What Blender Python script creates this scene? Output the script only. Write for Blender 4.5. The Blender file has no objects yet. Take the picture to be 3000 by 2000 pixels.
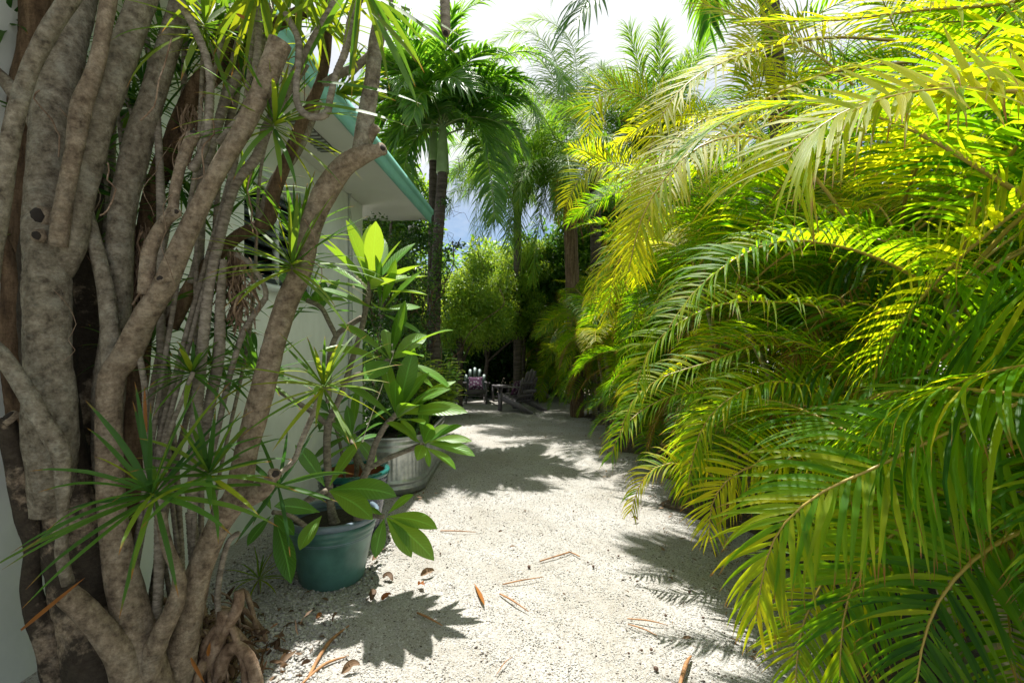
import bpy, math, random
import numpy as np
from mathutils import Vector, Matrix, Euler
R = math.radians
rng = np.random.default_rng(7); random.seed(7)
scene = bpy.context.scene
# ---------------------------------------------------------------- camera
F_PX, CX, HY, CH = 1400.0, 1500.0, 1015.0, 1.55
cam_d = bpy.data.cameras.new("camera"); cam = bpy.data.objects.new("camera", cam_d)
scene.collection.objects.link(cam); scene.camera = cam
cam_d.sensor_width = 36; cam_d.lens = F_PX * 36 / 3000
cam_d.shift_y = (HY - 1000) / 3000
cam.location = (0, 0, CH); cam.rotation_euler = (R(90), 0, 0)
cam_d.clip_start = .05; cam_d.clip_end = 2000
# ---------------------------------------------------------------- light
SUN = Vector((-0.08, 0.27, 0.96)).normalized()
el = math.asin(SUN.z); az = math.atan2(SUN.x, SUN.y)
sd = bpy.data.lights.new("sun", 'SUN'); so = bpy.data.objects.new("sun", sd); scene.collection.objects.link(so)
sd.energy = 5.0; sd.angle = R(.53); sd.color = (1, .965, .90)
so.rotation_euler = SUN.to_track_quat('Z', 'Y').to_euler()
w = bpy.data.worlds.new("World"); scene.world = w; w.use_nodes = True
nt = w.node_tree; nt.nodes.clear(); N = nt.nodes.new; Lk = nt.links.new
sky = N('ShaderNodeTexSky'); sky.sky_type = 'NISHITA'; sky.sun_disc = False
sky.sun_elevation = el; sky.sun_rotation = az; sky.air_density = 1.0; sky.dust_density = .6; sky.ozone_density = 1.5
tc = N('ShaderNodeTexCoord'); mp = N('ShaderNodeMapping'); mp.inputs['Scale'].default_value = (1, 1, 1.6)
nz = N('ShaderNodeTexNoise'); nz.inputs['Scale'].default_value = 2.2; nz.inputs['Detail'].default_value = 9; nz.inputs['Roughness'].default_value = .6
sep = N('ShaderNodeSeparateXYZ'); ad = N('ShaderNodeMath'); ad.operation = 'MULTIPLY_ADD'; ad.inputs[1].default_value = 1.0
rp = N('ShaderNodeValToRGB'); rp.color_ramp.elements[0].position = .70; rp.color_ramp.elements[1].position = .95
mx = N('ShaderNodeMix'); mx.data_type = 'RGBA'; mx.inputs['B'].default_value = (7.7, 7.9, 8.1, 1)
bg = N('ShaderNodeBackground'); bg.inputs['Strength'].default_value = .066; wo = N('ShaderNodeOutputWorld')
Lk(tc.outputs['Generated'], mp.inputs[0]); Lk(mp.outputs[0], nz.inputs['Vector']); Lk(tc.outputs['Generated'], sep.inputs[0])
Lk(sep.outputs['Z'], ad.inputs[0]); Lk(nz.outputs[0], ad.inputs[2]); Lk(ad.outputs[0], rp.inputs[0])
Lk(rp.outputs[0], mx.inputs['Factor']); Lk(sky.outputs[0], mx.inputs['A']); Lk(mx.outputs['Result'], bg.inputs[0]); Lk(bg.outputs[0], wo.inputs[0])
vs = scene.view_settings; vs.view_transform = 'Standard'; vs.look = 'None'; vs.exposure = 1.05; vs.gamma = 1
scene.cycles.max_bounces = 8; scene.cycles.diffuse_bounces = 4; scene.cycles.glossy_bounces = 3
scene.cycles.transmission_bounces = 4; scene.cycles.caustics_reflective = False; scene.cycles.caustics_refractive = False

# ---------------------------------------------------------------- helpers
def P(px, py, Y):                      # a pixel of the photo at depth Y -> a point in the place
    return Vector(((px - CX) / F_PX * Y, Y, CH - (py - HY) / F_PX * Y))
def G(px, py):                         # a pixel that shows the ground
    Y = CH * F_PX / (py - HY); return Vector(((px - CX) / F_PX * Y, Y, 0))
def tag(o, label=None, cat=None, group=None, kind=None):
    if label: o['label'] = label
    if cat: o['category'] = cat
    if group: o['group'] = group
    if kind: o['kind'] = kind
    return o
def thing(name, loc, label, cat, group=None, rz=0):
    o = bpy.data.objects.new(name, None); scene.collection.objects.link(o)
    o.empty_display_size = .1; o.location = loc; o.rotation_euler = (0, 0, rz)
    return tag(o, label, cat, group)
def root_loc(p):
    v = Vector((0, 0, 0))
    while p is not None: v += p.location; p = p.parent
    return v
class MB:
    """collects vertices / faces (quads or tris) with a tint and a uv per vertex and a material slot per face"""
    def __init__(s): s.V = []; s.F = []; s.T = []; s.U = []; s.M = []; s.n = 0
    def add(s, V, F, T=None, U=None, m=0):
        V = np.asarray(V, float).reshape(-1, 3); F = np.asarray(F, int)
        if F.shape[1] == 3: F = np.hstack([F, F[:, 2:3]])       # marked triangle
        s.V.append(V); s.F.append(F + s.n); s.M.append(np.full(len(F), m))
        s.T.append(np.full(len(V), .5) if T is None else np.asarray(T, float).ravel())
        s.U.append(np.zeros((len(V), 2)) if U is None else np.asarray(U, float).reshape(-1, 2)); s.n += len(V)
        return s
    def mesh(s, name, mats, off=(0, 0, 0), smooth=True):
        V = np.vstack(s.V) - np.array(off); F = np.vstack(s.F); T = np.concatenate(s.T); U = np.vstack(s.U); M = np.concatenate(s.M)
        tri = F[:, 2] == F[:, 3]; cnt = np.where(tri, 3, 4); loops = F.ravel()[np.column_stack([np.ones((len(F), 3), bool), ~tri]).ravel()]
        me = bpy.data.meshes.new(name); me.vertices.add(len(V)); me.vertices.foreach_set('co', V.ravel())
        me.loops.add(len(loops)); me.loops.foreach_set('vertex_index', loops)
        me.polygons.add(len(F)); me.polygons.foreach_set('loop_start', np.concatenate([[0], np.cumsum(cnt)[:-1]]))
        me.polygons.foreach_set('loop_total', cnt); me.polygons.foreach_set('material_index', M)
        if smooth: me.polygons.foreach_set('use_smooth', np.ones(len(F), bool))
        a = me.attributes.new('tint', 'FLOAT', 'POINT'); a.data.foreach_set('value', T)
        uv = me.uv_layers.new(name='UVMap'); uv.data.foreach_set('uv', U[loops].ravel())
        me.update(calc_edges=True)
        for m in (mats if isinstance(mats, (list, tuple)) else [mats]): me.materials.append(m)
        return me
    def obj(s, name, mats, parent=None, smooth=True, local=False):
        off = (0, 0, 0) if (parent is None or local) else root_loc(parent)
        o = bpy.data.objects.new(name, s.mesh(name, mats, off, smooth)); scene.collection.objects.link(o)
        if parent is not None: o.parent = parent
        return o
    def top(s, name, mats, loc, smooth=True):                   # a thing that is one mesh, origin at loc
        o = bpy.data.objects.new(name, s.mesh(name, mats, loc, smooth)); scene.collection.objects.link(o); o.location = loc; return o
def nrm(a): return a / np.maximum(np.linalg.norm(a, axis=-1, keepdims=True), 1e-9)
PROF = {
 'strap': lambda s: np.minimum(1, .45 + 2.2 * s) * np.clip(1 - s ** 3.2, 0.02, 1) ** .9,
 'leaflet': lambda s: np.minimum(1, .3 + 3.4 * s) * np.clip(1 - s ** 1.7, 0.02, 1),
 'oblong': lambda s: np.clip(np.sin(np.pi * np.clip(s, 0, 1) ** 1.35) ** .8, .03, 1),
 'oval': lambda s: np.clip(np.sin(np.pi * np.clip(s, 0, 1) ** .85) ** .8, .03, 1),
}
def ribbons(mb, B, D, U, L, W, droop=.6, k=6, prof='leaflet', fold=.25, tint=.5, m=0, wob=0.0, side_bend=None):
    B = np.asarray(B, float).reshape(-1, 3); n = len(B)
    if n == 0: return mb
    D = nrm(np.broadcast_to(np.asarray(D, float), (n, 3)).copy()); U = nrm(np.broadcast_to(np.asarray(U, float), (n, 3)).copy())
    L = np.broadcast_to(L, (n,)).astype(float); W = np.broadcast_to(W, (n,)).astype(float)
    droop = np.broadcast_to(droop, (n,)).astype(float); tint = np.broadcast_to(tint, (n,)).astype(float)
    c = B.copy(); d = D.copy(); VV = np.zeros((n, k + 1, 3, 3)); UU = np.zeros((n, k + 1, 3, 2))
    for i in range(k + 1):
        s = i / k
        sd_ = nrm(np.cross(d, U)); nn = np.cross(sd_, d)
        hw = (W / 2 * PROF[prof](np.array(s)))[:, None]
        VV[:, i, 0] = c - sd_ * hw + nn * hw * fold; VV[:, i, 1] = c; VV[:, i, 2] = c + sd_ * hw + nn * hw * fold
        UU[:, i, 0] = (0, s); UU[:, i, 1] = (.5, s); UU[:, i, 2] = (1, s)
        c = c + d * (L / k)[:, None]
        g = droop * (i + 1) / k * 1.7 / k
        d2 = d + np.array([0, 0, -1.0]) * g[:, None]
        if wob: d2 = d2 + rng.normal(0, wob / k, (n, 3))
        if side_bend is not None: d2 = d2 + side_bend / k
        d = nrm(d2)
    idx = np.arange(n * (k + 1) * 3).reshape(n, k + 1, 3)
    q1 = np.stack([idx[:, :-1, 0], idx[:, :-1, 1], idx[:, 1:, 1], idx[:, 1:, 0]], -1).reshape(-1, 4)
    q2 = np.stack([idx[:, :-1, 1], idx[:, :-1, 2], idx[:, 1:, 2], idx[:, 1:, 1]], -1).reshape(-1, 4)
    mb.add(VV, np.vstack([q1, q2]), np.repeat(tint, (k + 1) * 3), UU, m); return mb
def smooth_path(pts, step=.03):
    P_ = [np.array(p, float) for p in pts]; n = len(P_); out = []
    if n == 2: P_ = [P_[0], (P_[0] + P_[1]) / 2, P_[1]]; n = 3
    for i in range(n - 1):
        p0 = P_[max(i - 1, 0)]; p1 = P_[i]; p2 = P_[i + 1]; p3 = P_[min(i + 2, n - 1)]
        k = max(2, int(np.linalg.norm(p2 - p1)[()] / step) if p1.shape else 2)
        for j in range(k):
            t = j / k
            out.append(.5 * ((2 * p1) + (-p0 + p2) * t + (2 * p0 - 5 * p1 + 4 * p2 - p3) * t * t + (-p0 + 3 * p1 - 3 * p2 + p3) * t ** 3))
    out.append(P_[-1]); return np.array(out)
def tube(mb, pts, radii, seg=10, step=.03, rough=0.0, lump=0.0, ring=0.0, ring_step=.02, m=0, tint=.5, cap=True, sm=True):
    """a swept limb; pts are xyz, radii one per point"""
    rr = np.broadcast_to(radii, (len(pts),)).astype(float)
    q = np.hstack([np.array([list(p) for p in pts], float), rr[:, None]])
    q = smooth_path(q, step) if sm else q
    c = q[:, :3]; r = np.maximum(q[:, 3], .0006); n = len(c)
    t = nrm(np.gradient(c, axis=0)); ref = np.array([0, 0, 1.]) if abs(t[0][2]) < .9 else np.array([1., 0, 0])
    u = nrm(np.cross(t[0], ref)); rows = []; ph = rng.uniform(0, 6, 6); dist = 0
    ang = np.arange(seg) / seg * 2 * np.pi; U = []
    for i in range(n):
        if i: dist += np.linalg.norm(c[i] - c[i - 1])
        u = nrm(u - t[i] * np.dot(u, t[i])); v = np.cross(t[i], u)
        rad = r[i] * (1 + lump * (np.sin(2 * ang + ph[0] + dist * 5) * .5 + np.sin(3 * ang + ph[1] - dist * 9) * .35 + math.sin(dist * 13 + ph[2]) * .4 + math.sin(dist * 31 + ph[3]) * .2 + np.sin(5 * ang + dist * 23 + ph[4]) * .18 + np.sin(7 * ang - dist * 41 + ph[5]) * .12)
                      + ring * (((dist / ring_step) % 1.0) - .5) + rng.normal(0, rough, seg))
        rows.append(c[i] + np.outer(np.cos(ang) * rad, u) + np.outer(np.sin(ang) * rad, v)); U += [(a / 6.283, dist) for a in ang]
    V = np.vstack(rows); idx = np.arange(n * seg).reshape(n, seg); nx = np.roll(idx, -1, 1)
    F = np.stack([idx[:-1], nx[:-1], nx[1:], idx[1:]], -1).reshape(-1, 4)
    if cap:
        V = np.vstack([V, c[0] - t[0] * r[0] * .12, c[-1] + t[-1] * r[-1] * .12]); a, b = n * seg, n * seg + 1
        U += [(0, 0), (0, dist)]
        f1 = np.stack([nx[0], idx[0], np.full(seg, a)], -1); f2 = np.stack([idx[-1], nx[-1], np.full(seg, b)], -1)
        F = np.vstack([F, np.hstack([f1, f1[:, 2:]]), np.hstack([f2, f2[:, 2:]])])
    mb.add(V, F, np.full(len(V), tint), U, m); return mb
def box(mb, x0, x1, y0, y1, z0, z1, m=0, M=None, tint=.5, bev=0):
    V = np.array([(x, y, z) for x in (x0, x1) for y in (y0, y1) for z in (z0, z1)], float)
    if M is not None: V = np.array([list(M @ Vector(v)) for v in V])
    F = [(0, 1, 3, 2), (4, 6, 7, 5), (0, 4, 5, 1), (2, 3, 7, 6), (0, 2, 6, 4), (1, 5, 7, 3)]
    mb.add(V, F, np.full(8, tint), None, m); return mb
def prism(mb, poly, h, M=Matrix.Identity(4), m=0, tint=.5):
    """poly: xy outline (ccw), extruded by h along z, transformed by M"""
    n = len(poly); V = [(x, y, 0) for x, y in poly] + [(x, y, h) for x, y in poly]
    cx = sum(p[0] for p in poly) / n; cy = sum(p[1] for p in poly) / n; V += [(cx, cy, 0), (cx, cy, h)]
    V = [list(M @ Vector(v)) for v in V]; F = []
    for i in range(n):
        j = (i + 1) % n; F += [(i, j, n + j, n + i), (j, i, 2 * n, 2 * n), (n + i, n + j, 2 * n + 1, 2 * n + 1)]
    mb.add(V, F, np.full(len(V), tint), None, m); return mb
def lathe(mb, prof, c, seg=48, sx=1, sy=1, m=0, wob=None, tint=.5):
    ang = np.arange(seg) / seg * 2 * np.pi; V = []; U = []
    for k, (r, z) in enumerate(prof):
        for a in ang:
            rr = r * (1 + (wob(a, z) if wob else 0))
            V.append((c[0] + math.cos(a) * rr * sx, c[1] + math.sin(a) * rr * sy, c[2] + z)); U.append((a / 6.283, z))
    idx = np.arange(len(prof) * seg).reshape(-1, seg); nx = np.roll(idx, -1, 1)
    F = np.stack([idx[:-1], nx[:-1], nx[1:], idx[1:]], -1).reshape(-1, 4)
    mb.add(V, F, np.full(len(V), tint), U, m); return mb

# ---------------------------------------------------------------- materials
def mat(name):
    m = bpy.data.materials.new(name); m.use_nodes = True; n = m.node_tree; n.nodes.clear()
    o = n.nodes.new('ShaderNodeOutputMaterial'); b = n.nodes.new('ShaderNodeBsdfPrincipled'); n.links.new(b.outputs[0], o.inputs[0])
    return m, n, b, o
def ramp(n, stops, src=None):
    r = n.nodes.new('ShaderNodeValToRGB'); e = r.color_ramp.elements
    while len(e) < len(stops): e.new(.5)
    for k, (p, c) in enumerate(stops): e[k].position = p; e[k].color = (*c, 1) if len(c) == 3 else c
    if src is not None: n.links.new(src, r.inputs[0])
    return r
def noise(n, scale, detail=4, rough=.6, coord='Object', vec=(1, 1, 1)):
    t = n.nodes.new('ShaderNodeTexCoord'); mpp = n.nodes.new('ShaderNodeMapping'); mpp.inputs['Scale'].default_value = vec
    z = n.nodes.new('ShaderNodeTexNoise'); z.inputs['Scale'].default_value = scale; z.inputs['Detail'].default_value = detail; z.inputs['Roughness'].default_value = rough
    n.links.new(t.outputs[coord], mpp.inputs[0]); n.links.new(mpp.outputs[0], z.inputs['Vector']); return z
def mixc(n, fac, a, b, typ='MIX'):
    x = n.nodes.new('ShaderNodeMix'); x.data_type = 'RGBA'; x.blend_type = typ
    for k, v in (('Factor', fac), ('A', a), ('B', b)):
        if isinstance(v, bpy.types.NodeSocket): n.links.new(v, x.inputs[k])
        else: x.inputs[k].default_value = v if k == 'Factor' else (*v, 1)
    return x.outputs['Result']
def bump(n, b, h, strength=.5, dist=.01):
    u = n.nodes.new('ShaderNodeBump'); u.inputs['Strength'].default_value = strength; u.inputs['Distance'].default_value = dist
    n.links.new(h, u.inputs['Height']); n.links.new(u.outputs[0], b.inputs['Normal']); return u
def leaf_mat(name, cols, trans, tr=.5, rough=.38, brown=0.0, vein=0.0, spec=.5):
    """cols: three colours picked by each leaf's tint; trans: colour the light takes passing through"""
    m, n, b, o = mat(name)
    at = n.nodes.new('ShaderNodeAttribute'); at.attribute_name = 'tint'
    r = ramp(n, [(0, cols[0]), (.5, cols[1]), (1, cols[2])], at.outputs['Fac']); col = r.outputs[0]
    z = noise(n, 9, 3, .6); col = mixc(n, .35, col, ramp(n, [(.35, (.5, .5, .5)), (.65, (1.0, 1.0, 1.0))], z.outputs[0]).outputs[0], 'MULTIPLY')
    uv = n.nodes.new('ShaderNodeUVMap'); sp = n.nodes.new('ShaderNodeSeparateXYZ'); n.links.new(uv.outputs[0], sp.inputs[0])
    tm = ramp(n, [(0, trans[0]), (.5, trans[1]), (1, trans[2])], at.outputs['Fac']).outputs[0]
    if brown:
        z2 = noise(n, 14, 3); a = n.nodes.new('ShaderNodeMath'); a.operation = 'MULTIPLY_ADD'; n.links.new(z2.outputs[0], a.inputs[0]); a.inputs[1].default_value = .35
        n.links.new(sp.outputs['Y'], a.inputs[2]); br = ramp(n, [(1.17 - brown, (0, 0, 0)), (1.0 if brown < .17 else 1.2 - brown + .02, (1, 1, 1))], None)
        a2 = n.nodes.new('ShaderNodeMath'); a2.operation = 'MULTIPLY'; n.links.new(a.outputs[0], a2.inputs[0]); a2.inputs[1].default_value = .85
        br.color_ramp.elements[0].position = .95 - brown; br.color_ramp.elements[1].position = 1.0 - brown * .5
        n.links.new(a2.outputs[0], br.inputs[0]); col = mixc(n, br.outputs[0], col, (.28, .14, .035)); tm = mixc(n, br.outputs[0], tm, (.45, .2, .04))
    if vein:
        # pale midrib and side veins of a broad leaf
        c = n.nodes.new('ShaderNodeMath'); c.operation = 'SUBTRACT'; n.links.new(sp.outputs['X'], c.inputs[0]); c.inputs[1].default_value = .5
        c2 = n.nodes.new('ShaderNodeMath'); c2.operation = 'ABSOLUTE'; n.links.new(c.outputs[0], c2.inputs[0])
        mr = ramp(n, [(.02, (1, 1, 1)), (.05, (0, 0, 0))], c2.outputs[0])
        wv = n.nodes.new('ShaderNodeMath'); wv.operation = 'MULTIPLY_ADD'; n.links.new(c2.outputs[0], wv.inputs[0]); wv.inputs[1].default_value = -.35; n.links.new(sp.outputs['Y'], wv.inputs[2])
        w2 = n.nodes.new('ShaderNodeMath'); w2.operation = 'MULTIPLY'; n.links.new(wv.outputs[0], w2.inputs[0]); w2.inputs[1].default_value = 95
        w3 = n.nodes.new('ShaderNodeMath'); w3.operation = 'SINE'; n.links.new(w2.outputs[0], w3.inputs[0])
        sv = ramp(n, [(.75, (0, 0, 0)), (1, (.28, .28, .28))], w3.outputs[0])
        f = mixc(n, 1.0, mr.outputs[0], sv.outputs[0], 'ADD'); col = mixc(n, f, col, tuple(min(1, x * 2.3 + .02) for x in cols[1]))
        bump(n, b, w3.outputs[0], .25, .002)
    else:
        w1 = n.nodes.new('ShaderNodeMath'); w1.operation = 'MULTIPLY'; n.links.new(sp.outputs['X'], w1.inputs[0]); w1.inputs[1].default_value = 38
        w2 = n.nodes.new('ShaderNodeMath'); w2.operation = 'SINE'; n.links.new(w1.outputs[0], w2.inputs[0]); bump(n, b, w2.outputs[0], .25, .001)
    n.links.new(col, b.inputs['Base Color']); b.inputs['Roughness'].default_value = rough; b.inputs['Specular IOR Level'].default_value = spec
    t = n.nodes.new('ShaderNodeBsdfTranslucent'); n.links.new(tm, t.inputs[0])
    ms = n.nodes.new('ShaderNodeMixShader'); ms.inputs[0].default_value = tr
    n.links.new(b.outputs[0], ms.inputs[1]); n.links.new(t.outputs[0], ms.inputs[2]); n.links.new(ms.outputs[0], o.inputs[0]); return m
def plain(name, c, rough=.6, metal=0, var=.15, sc=8, bmp=.15, spec=.5, bd=.004):
    m, n, b, o = mat(name); z = noise(n, sc, 5)
    col = ramp(n, [(.3, tuple(x * (1 - var) for x in c)), (.7, tuple(min(1, x * (1 + var)) for x in c))], z.outputs[0])
    n.links.new(col.outputs[0], b.inputs['Base Color']); b.inputs['Roughness'].default_value = rough; b.inputs['Metallic'].default_value = metal
    b.inputs['Specular IOR Level'].default_value = spec
    if bmp: z2 = noise(n, sc * 8, 4); bump(n, b, z2.outputs[0], bmp, bd)
    return m
def bark_mat(name, stops, patch=None, stain_shade=.0, vec=(1, 1, .9), sc=27, bs=.7, bd=.012, cracks=.0):
    m, n, b, o = mat(name); z = noise(n, sc, 8, .68, vec=vec); col = ramp(n, stops, z.outputs[0]).outputs[0]
    if patch:
        z2 = noise(n, 13, 6, .7); col = mixc(n, ramp(n, [(.50, (0, 0, 0)), (.66, (.55, .55, .55))], z2.outputs[0]).outputs[0], col, patch)
        z4 = noise(n, 60, 3, .6); col = mixc(n, ramp(n, [(.62, (0, 0, 0)), (.72, (.7, .7, .7))], z4.outputs[0]).outputs[0], col, tuple(x * .45 for x in patch))
    if stain_shade:
        z3 = noise(n, 3.1, 6, .7); col = mixc(n, ramp(n, [(.62 - stain_shade * .2, (0, 0, 0)), (.70 - stain_shade * .2, (.92, .92, .92))], z3.outputs[0]).outputs[0], col, (.028, .022, .016))
    n.links.new(col, b.inputs['Base Color']); b.inputs['Roughness'].default_value = .85; b.inputs['Specular IOR Level'].default_value = .2
    zb = noise(n, sc * 2.2, 8, .75, vec=vec); zh = noise(n, 13, 5, .65, vec=(.7, .7, 5)); h = mixc(n, .4, zb.outputs[0], zh.outputs[0])
    col = mixc(n, .38, col, ramp(n, [(.40, (.30, .27, .24)), (.52, (1, 1, 1))], noise(n, 48, 6, .7, vec=(1, 1, 1.8)).outputs[0]).outputs[0], 'MULTIPLY')
    n.links.new(col, b.inputs['Base Color'])
    if cracks:
        t = n.nodes.new('ShaderNodeTexCoord'); mpp = n.nodes.new('ShaderNodeMapping'); mpp.inputs['Scale'].default_value = (1, 1, .5)
        vo = n.nodes.new('ShaderNodeTexVoronoi'); vo.feature = 'DISTANCE_TO_EDGE'; vo.inputs['Scale'].default_value = 34; n.links.new(t.outputs['Object'], mpp.inputs[0])
        zz = noise(n, 9, 4); va = n.nodes.new('ShaderNodeVectorMath'); va.operation = 'MULTIPLY_ADD'; va.inputs[1].default_value = (.12, .12, .12)
        n.links.new(zz.outputs['Color'], va.inputs[0]); n.links.new(mpp.outputs[0], va.inputs[2]); n.links.new(va.outputs[0], vo.inputs['Vector'])
        rr = ramp(n, [(0, (0, 0, 0)), (.12, (1, 1, 1))], vo.outputs['Distance']); h = mixc(n, cracks, h, rr.outputs[0], 'MULTIPLY')
    bump(n, b, h, bs, bd); return m

def S(*c): return tuple(c)
M = {}
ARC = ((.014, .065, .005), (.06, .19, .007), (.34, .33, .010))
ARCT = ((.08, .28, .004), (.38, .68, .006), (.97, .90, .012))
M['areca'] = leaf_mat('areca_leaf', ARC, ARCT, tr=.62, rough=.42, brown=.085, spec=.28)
M['areca_dry'] = leaf_mat('areca_leaf_dry', ((.10, .05, .02), (.22, .12, .035), (.34, .24, .05)), ((.15, .06, .01), (.35, .18, .02), (.6, .45, .04)), tr=.4, rough=.6, spec=.2)
M['areca_rib'] = plain('areca_rib', (.30, .22, .04), .4, sc=10, bmp=.05)
M['adonidia'] = leaf_mat('christmas_palm_leaf', ((.03, .095, .016), (.06, .165, .025), (.13, .23, .025)), ((.1, .3, .014), (.26, .52, .022), (.48, .66, .03)), tr=.5, rough=.32)
M['queen'] = leaf_mat('queen_palm_leaf', ((.04, .12, .02), (.08, .18, .025), (.17, .26, .03)), ((.12, .34, .02), (.22, .44, .02), (.5, .62, .03)), tr=.45, rough=.45, spec=.3)
M['rib_green'] = plain('palm_rib_green', (.16, .22, .07), .4, bmp=.05)
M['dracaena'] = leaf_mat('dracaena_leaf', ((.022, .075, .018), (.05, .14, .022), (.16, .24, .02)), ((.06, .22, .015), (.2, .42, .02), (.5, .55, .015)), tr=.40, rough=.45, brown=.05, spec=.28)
M['plumeria'] = leaf_mat('frangipani_leaf', ((.035, .11, .018), (.065, .18, .022), (.14, .27, .03)), ((.12, .34, .015), (.26, .50, .02), (.44, .62, .03)), tr=.40, rough=.38, vein=1, spec=.45)
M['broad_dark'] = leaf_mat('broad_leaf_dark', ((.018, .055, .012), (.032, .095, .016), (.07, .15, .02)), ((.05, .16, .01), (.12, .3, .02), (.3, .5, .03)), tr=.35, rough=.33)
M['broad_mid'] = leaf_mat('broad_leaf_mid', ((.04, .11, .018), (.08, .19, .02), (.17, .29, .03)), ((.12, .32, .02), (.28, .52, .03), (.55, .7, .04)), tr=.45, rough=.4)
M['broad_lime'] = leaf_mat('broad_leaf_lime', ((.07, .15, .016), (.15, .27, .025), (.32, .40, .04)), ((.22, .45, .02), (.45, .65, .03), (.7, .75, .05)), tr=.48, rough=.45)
M['dead_leaf'] = leaf_mat('dry_brown_leaf', ((.09, .05, .025), (.20, .12, .06), (.36, .26, .15)), ((.1, .05, .02), (.2, .1, .03), (.3, .2, .08)), tr=.2, rough=.7)
M['orange_leaf'] = leaf_mat('orange_sheath', ((.2, .06, .01), (.30, .11, .015), (.38, .19, .04)), ((.4, .1, .01), (.45, .16, .01), (.5, .25, .04)), tr=.25, rough=.5)
M['bark'] = bark_mat('pale_mottled_bark', [(.30, (.045, .036, .025)), (.41, (.15, .125, .09)), (.57, (.27, .235, .175)), (.72, (.42, .38, .30))], patch=(.38, .37, .30), stain_shade=.0, cracks=.12, bs=1, bd=.015)
M['bark_stain_shade'] = bark_mat('stained_shaded_bark', [(.30, (.05, .038, .026)), (.43, (.20, .15, .105)), (.57, (.37, .29, .20)), (.72, (.52, .43, .32))], patch=(.38, .32, .25), stain_shade=1.15, cracks=.15)  # dark stains, strengthened to stand in for the near-black shade between trunks
M['bark_tan'] = bark_mat('tan_bark', [(.30, (.06, .042, .028)), (.42, (.17, .128, .088)), (.58, (.30, .235, .165)), (.72, (.44, .365, .27))], patch=(.40, .345, .26), stain_shade=.0, bs=1, cracks=.15, bd=.015)
M['bark_brown'] = bark_mat('flaky_brown_bark', [(.3, (.035, .022, .013)), (.48, (.11, .07, .04)), (.65, (.22, .15, .09)), (.8, (.33, .25, .17))], sc=22, bs=1, bd=.02, vec=(1, 1, .22))
M['stem'] = bark_mat('ringed_grey_stem', [(.3, (.09, .075, .055)), (.5, (.22, .19, .15)), (.7, (.36, .32, .26))], vec=(1, 1, 2.2), sc=24, bs=.5, bd=.006)
M['root'] = bark_mat('root_bark', [(.3, (.07, .04, .022)), (.5, (.22, .15, .10)), (.7, (.38, .29, .21))], vec=(1, 1, .6), sc=22, bs=.8, bd=.01)
M['palm_trunk'] = bark_mat('palm_trunk_bark', [(.3, (.03, .025, .02)), (.5, (.095, .08, .065)), (.75, (.19, .165, .14))], vec=(.5, .5, 4.5), sc=7, bs=.8, bd=.02)
M['palm_shag'] = bark_mat('shaggy_palm_bark', [(.3, (.04, .025, .014)), (.5, (.15, .10, .06)), (.75, (.33, .25, .17))], vec=(3, 3, .25), sc=9, bs=1, bd=.03)
M['crownshaft'] = plain('crownshaft_green', (.20, .30, .13), .4, var=.25, sc=5, bmp=.05)
M['cut_wood'] = bark_mat('cut_wood', [(.3, (.12, .08, .05)), (.5, (.34, .27, .19)), (.7, (.5, .42, .32))], sc=30)
M['hollow_shade'] = plain('hollow_shade_plug', (.018, .012, .008), .9)  # near-black colour painting the shade of a hollow
M['wall'] = plain('painted_stucco_wall', (.72, .755, .715), .8, var=.05, sc=1.7, bmp=.35, bd=.004, spec=.25)
_n = M['wall'].node_tree; _b = next(q for q in _n.nodes if q.type == 'BSDF_PRINCIPLED'); _c = _b.inputs['Base Color'].links[0].from_socket
_s = mixc(_n, .22, _c, ramp(_n, [(.35, (.55, .58, .52)), (.6, (1, 1, 1))], noise(_n, 3.5, 6, .65, vec=(1, 1, .6)).outputs[0]).outputs[0], 'MULTIPLY'); _n.links.new(_s, _b.inputs['Base Color'])
M['soffit'] = plain('painted_soffit', (.66, .67, .62), .7, var=.04, sc=2, bmp=.05)
M['fascia'] = plain('teal_fascia', (.22, .50, .43), .45, var=.08, sc=3, bmp=.05)
M['roofing'] = plain('grey_roofing', (.35, .35, .34), .8)
M['louver'] = plain('dark_louver_glass', (.035, .05, .05), .22, var=.2, sc=3, bmp=0)
M['white_trim'] = plain('pale_trim', (.60, .66, .62), .6, var=.06)
M['vent'] = plain('vent_mesh', (.12, .12, .11), .6)
M['pipe'] = plain('conduit_grey', (.38, .42, .38), .5)
M['pot_green'] = plain('green_glazed_plastic', (.07, .175, .15), .34, var=.3, sc=7, bmp=.1)
M['pot_rim'] = plain('blue_grey_rim', (.14, .19, .24), .35, var=.2, sc=14)
M['glaze_teal'] = plain('teal_glaze', (.02, .12, .11), .12, var=.5, sc=9, bmp=.1)
M['terracotta'] = plain('terracotta_inside', (.22, .07, .03), .8)
M['soil'] = plain('potting_soil', (.05, .035, .025), .9, var=.6, sc=60, bmp=1, bd=.02)
M['chair'] = plain('weathered_grey_paint', (.12, .11, .115), .5, var=.2, sc=9, bmp=.1)
M['chair_teal'] = plain('teal_grey_paint', (.15, .21, .195), .5, var=.15, sc=9, bmp=.1)
M['seed'] = plain('brown_seed', (.10, .055, .035), .6, var=.4, sc=40)
M['twig'] = plain('dry_twig', (.30, .15, .06), .7, var=.4, sc=30)
M['petal'] = plain('pale_flower', (.75, .68, .55), .5)
M['yellow_fruit'] = plain('yellow_fruit', (.5, .36, .02), .45)
M['lamp_globe'] = plain('pale_globe', (.6, .6, .5), .3, bmp=0)

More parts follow.
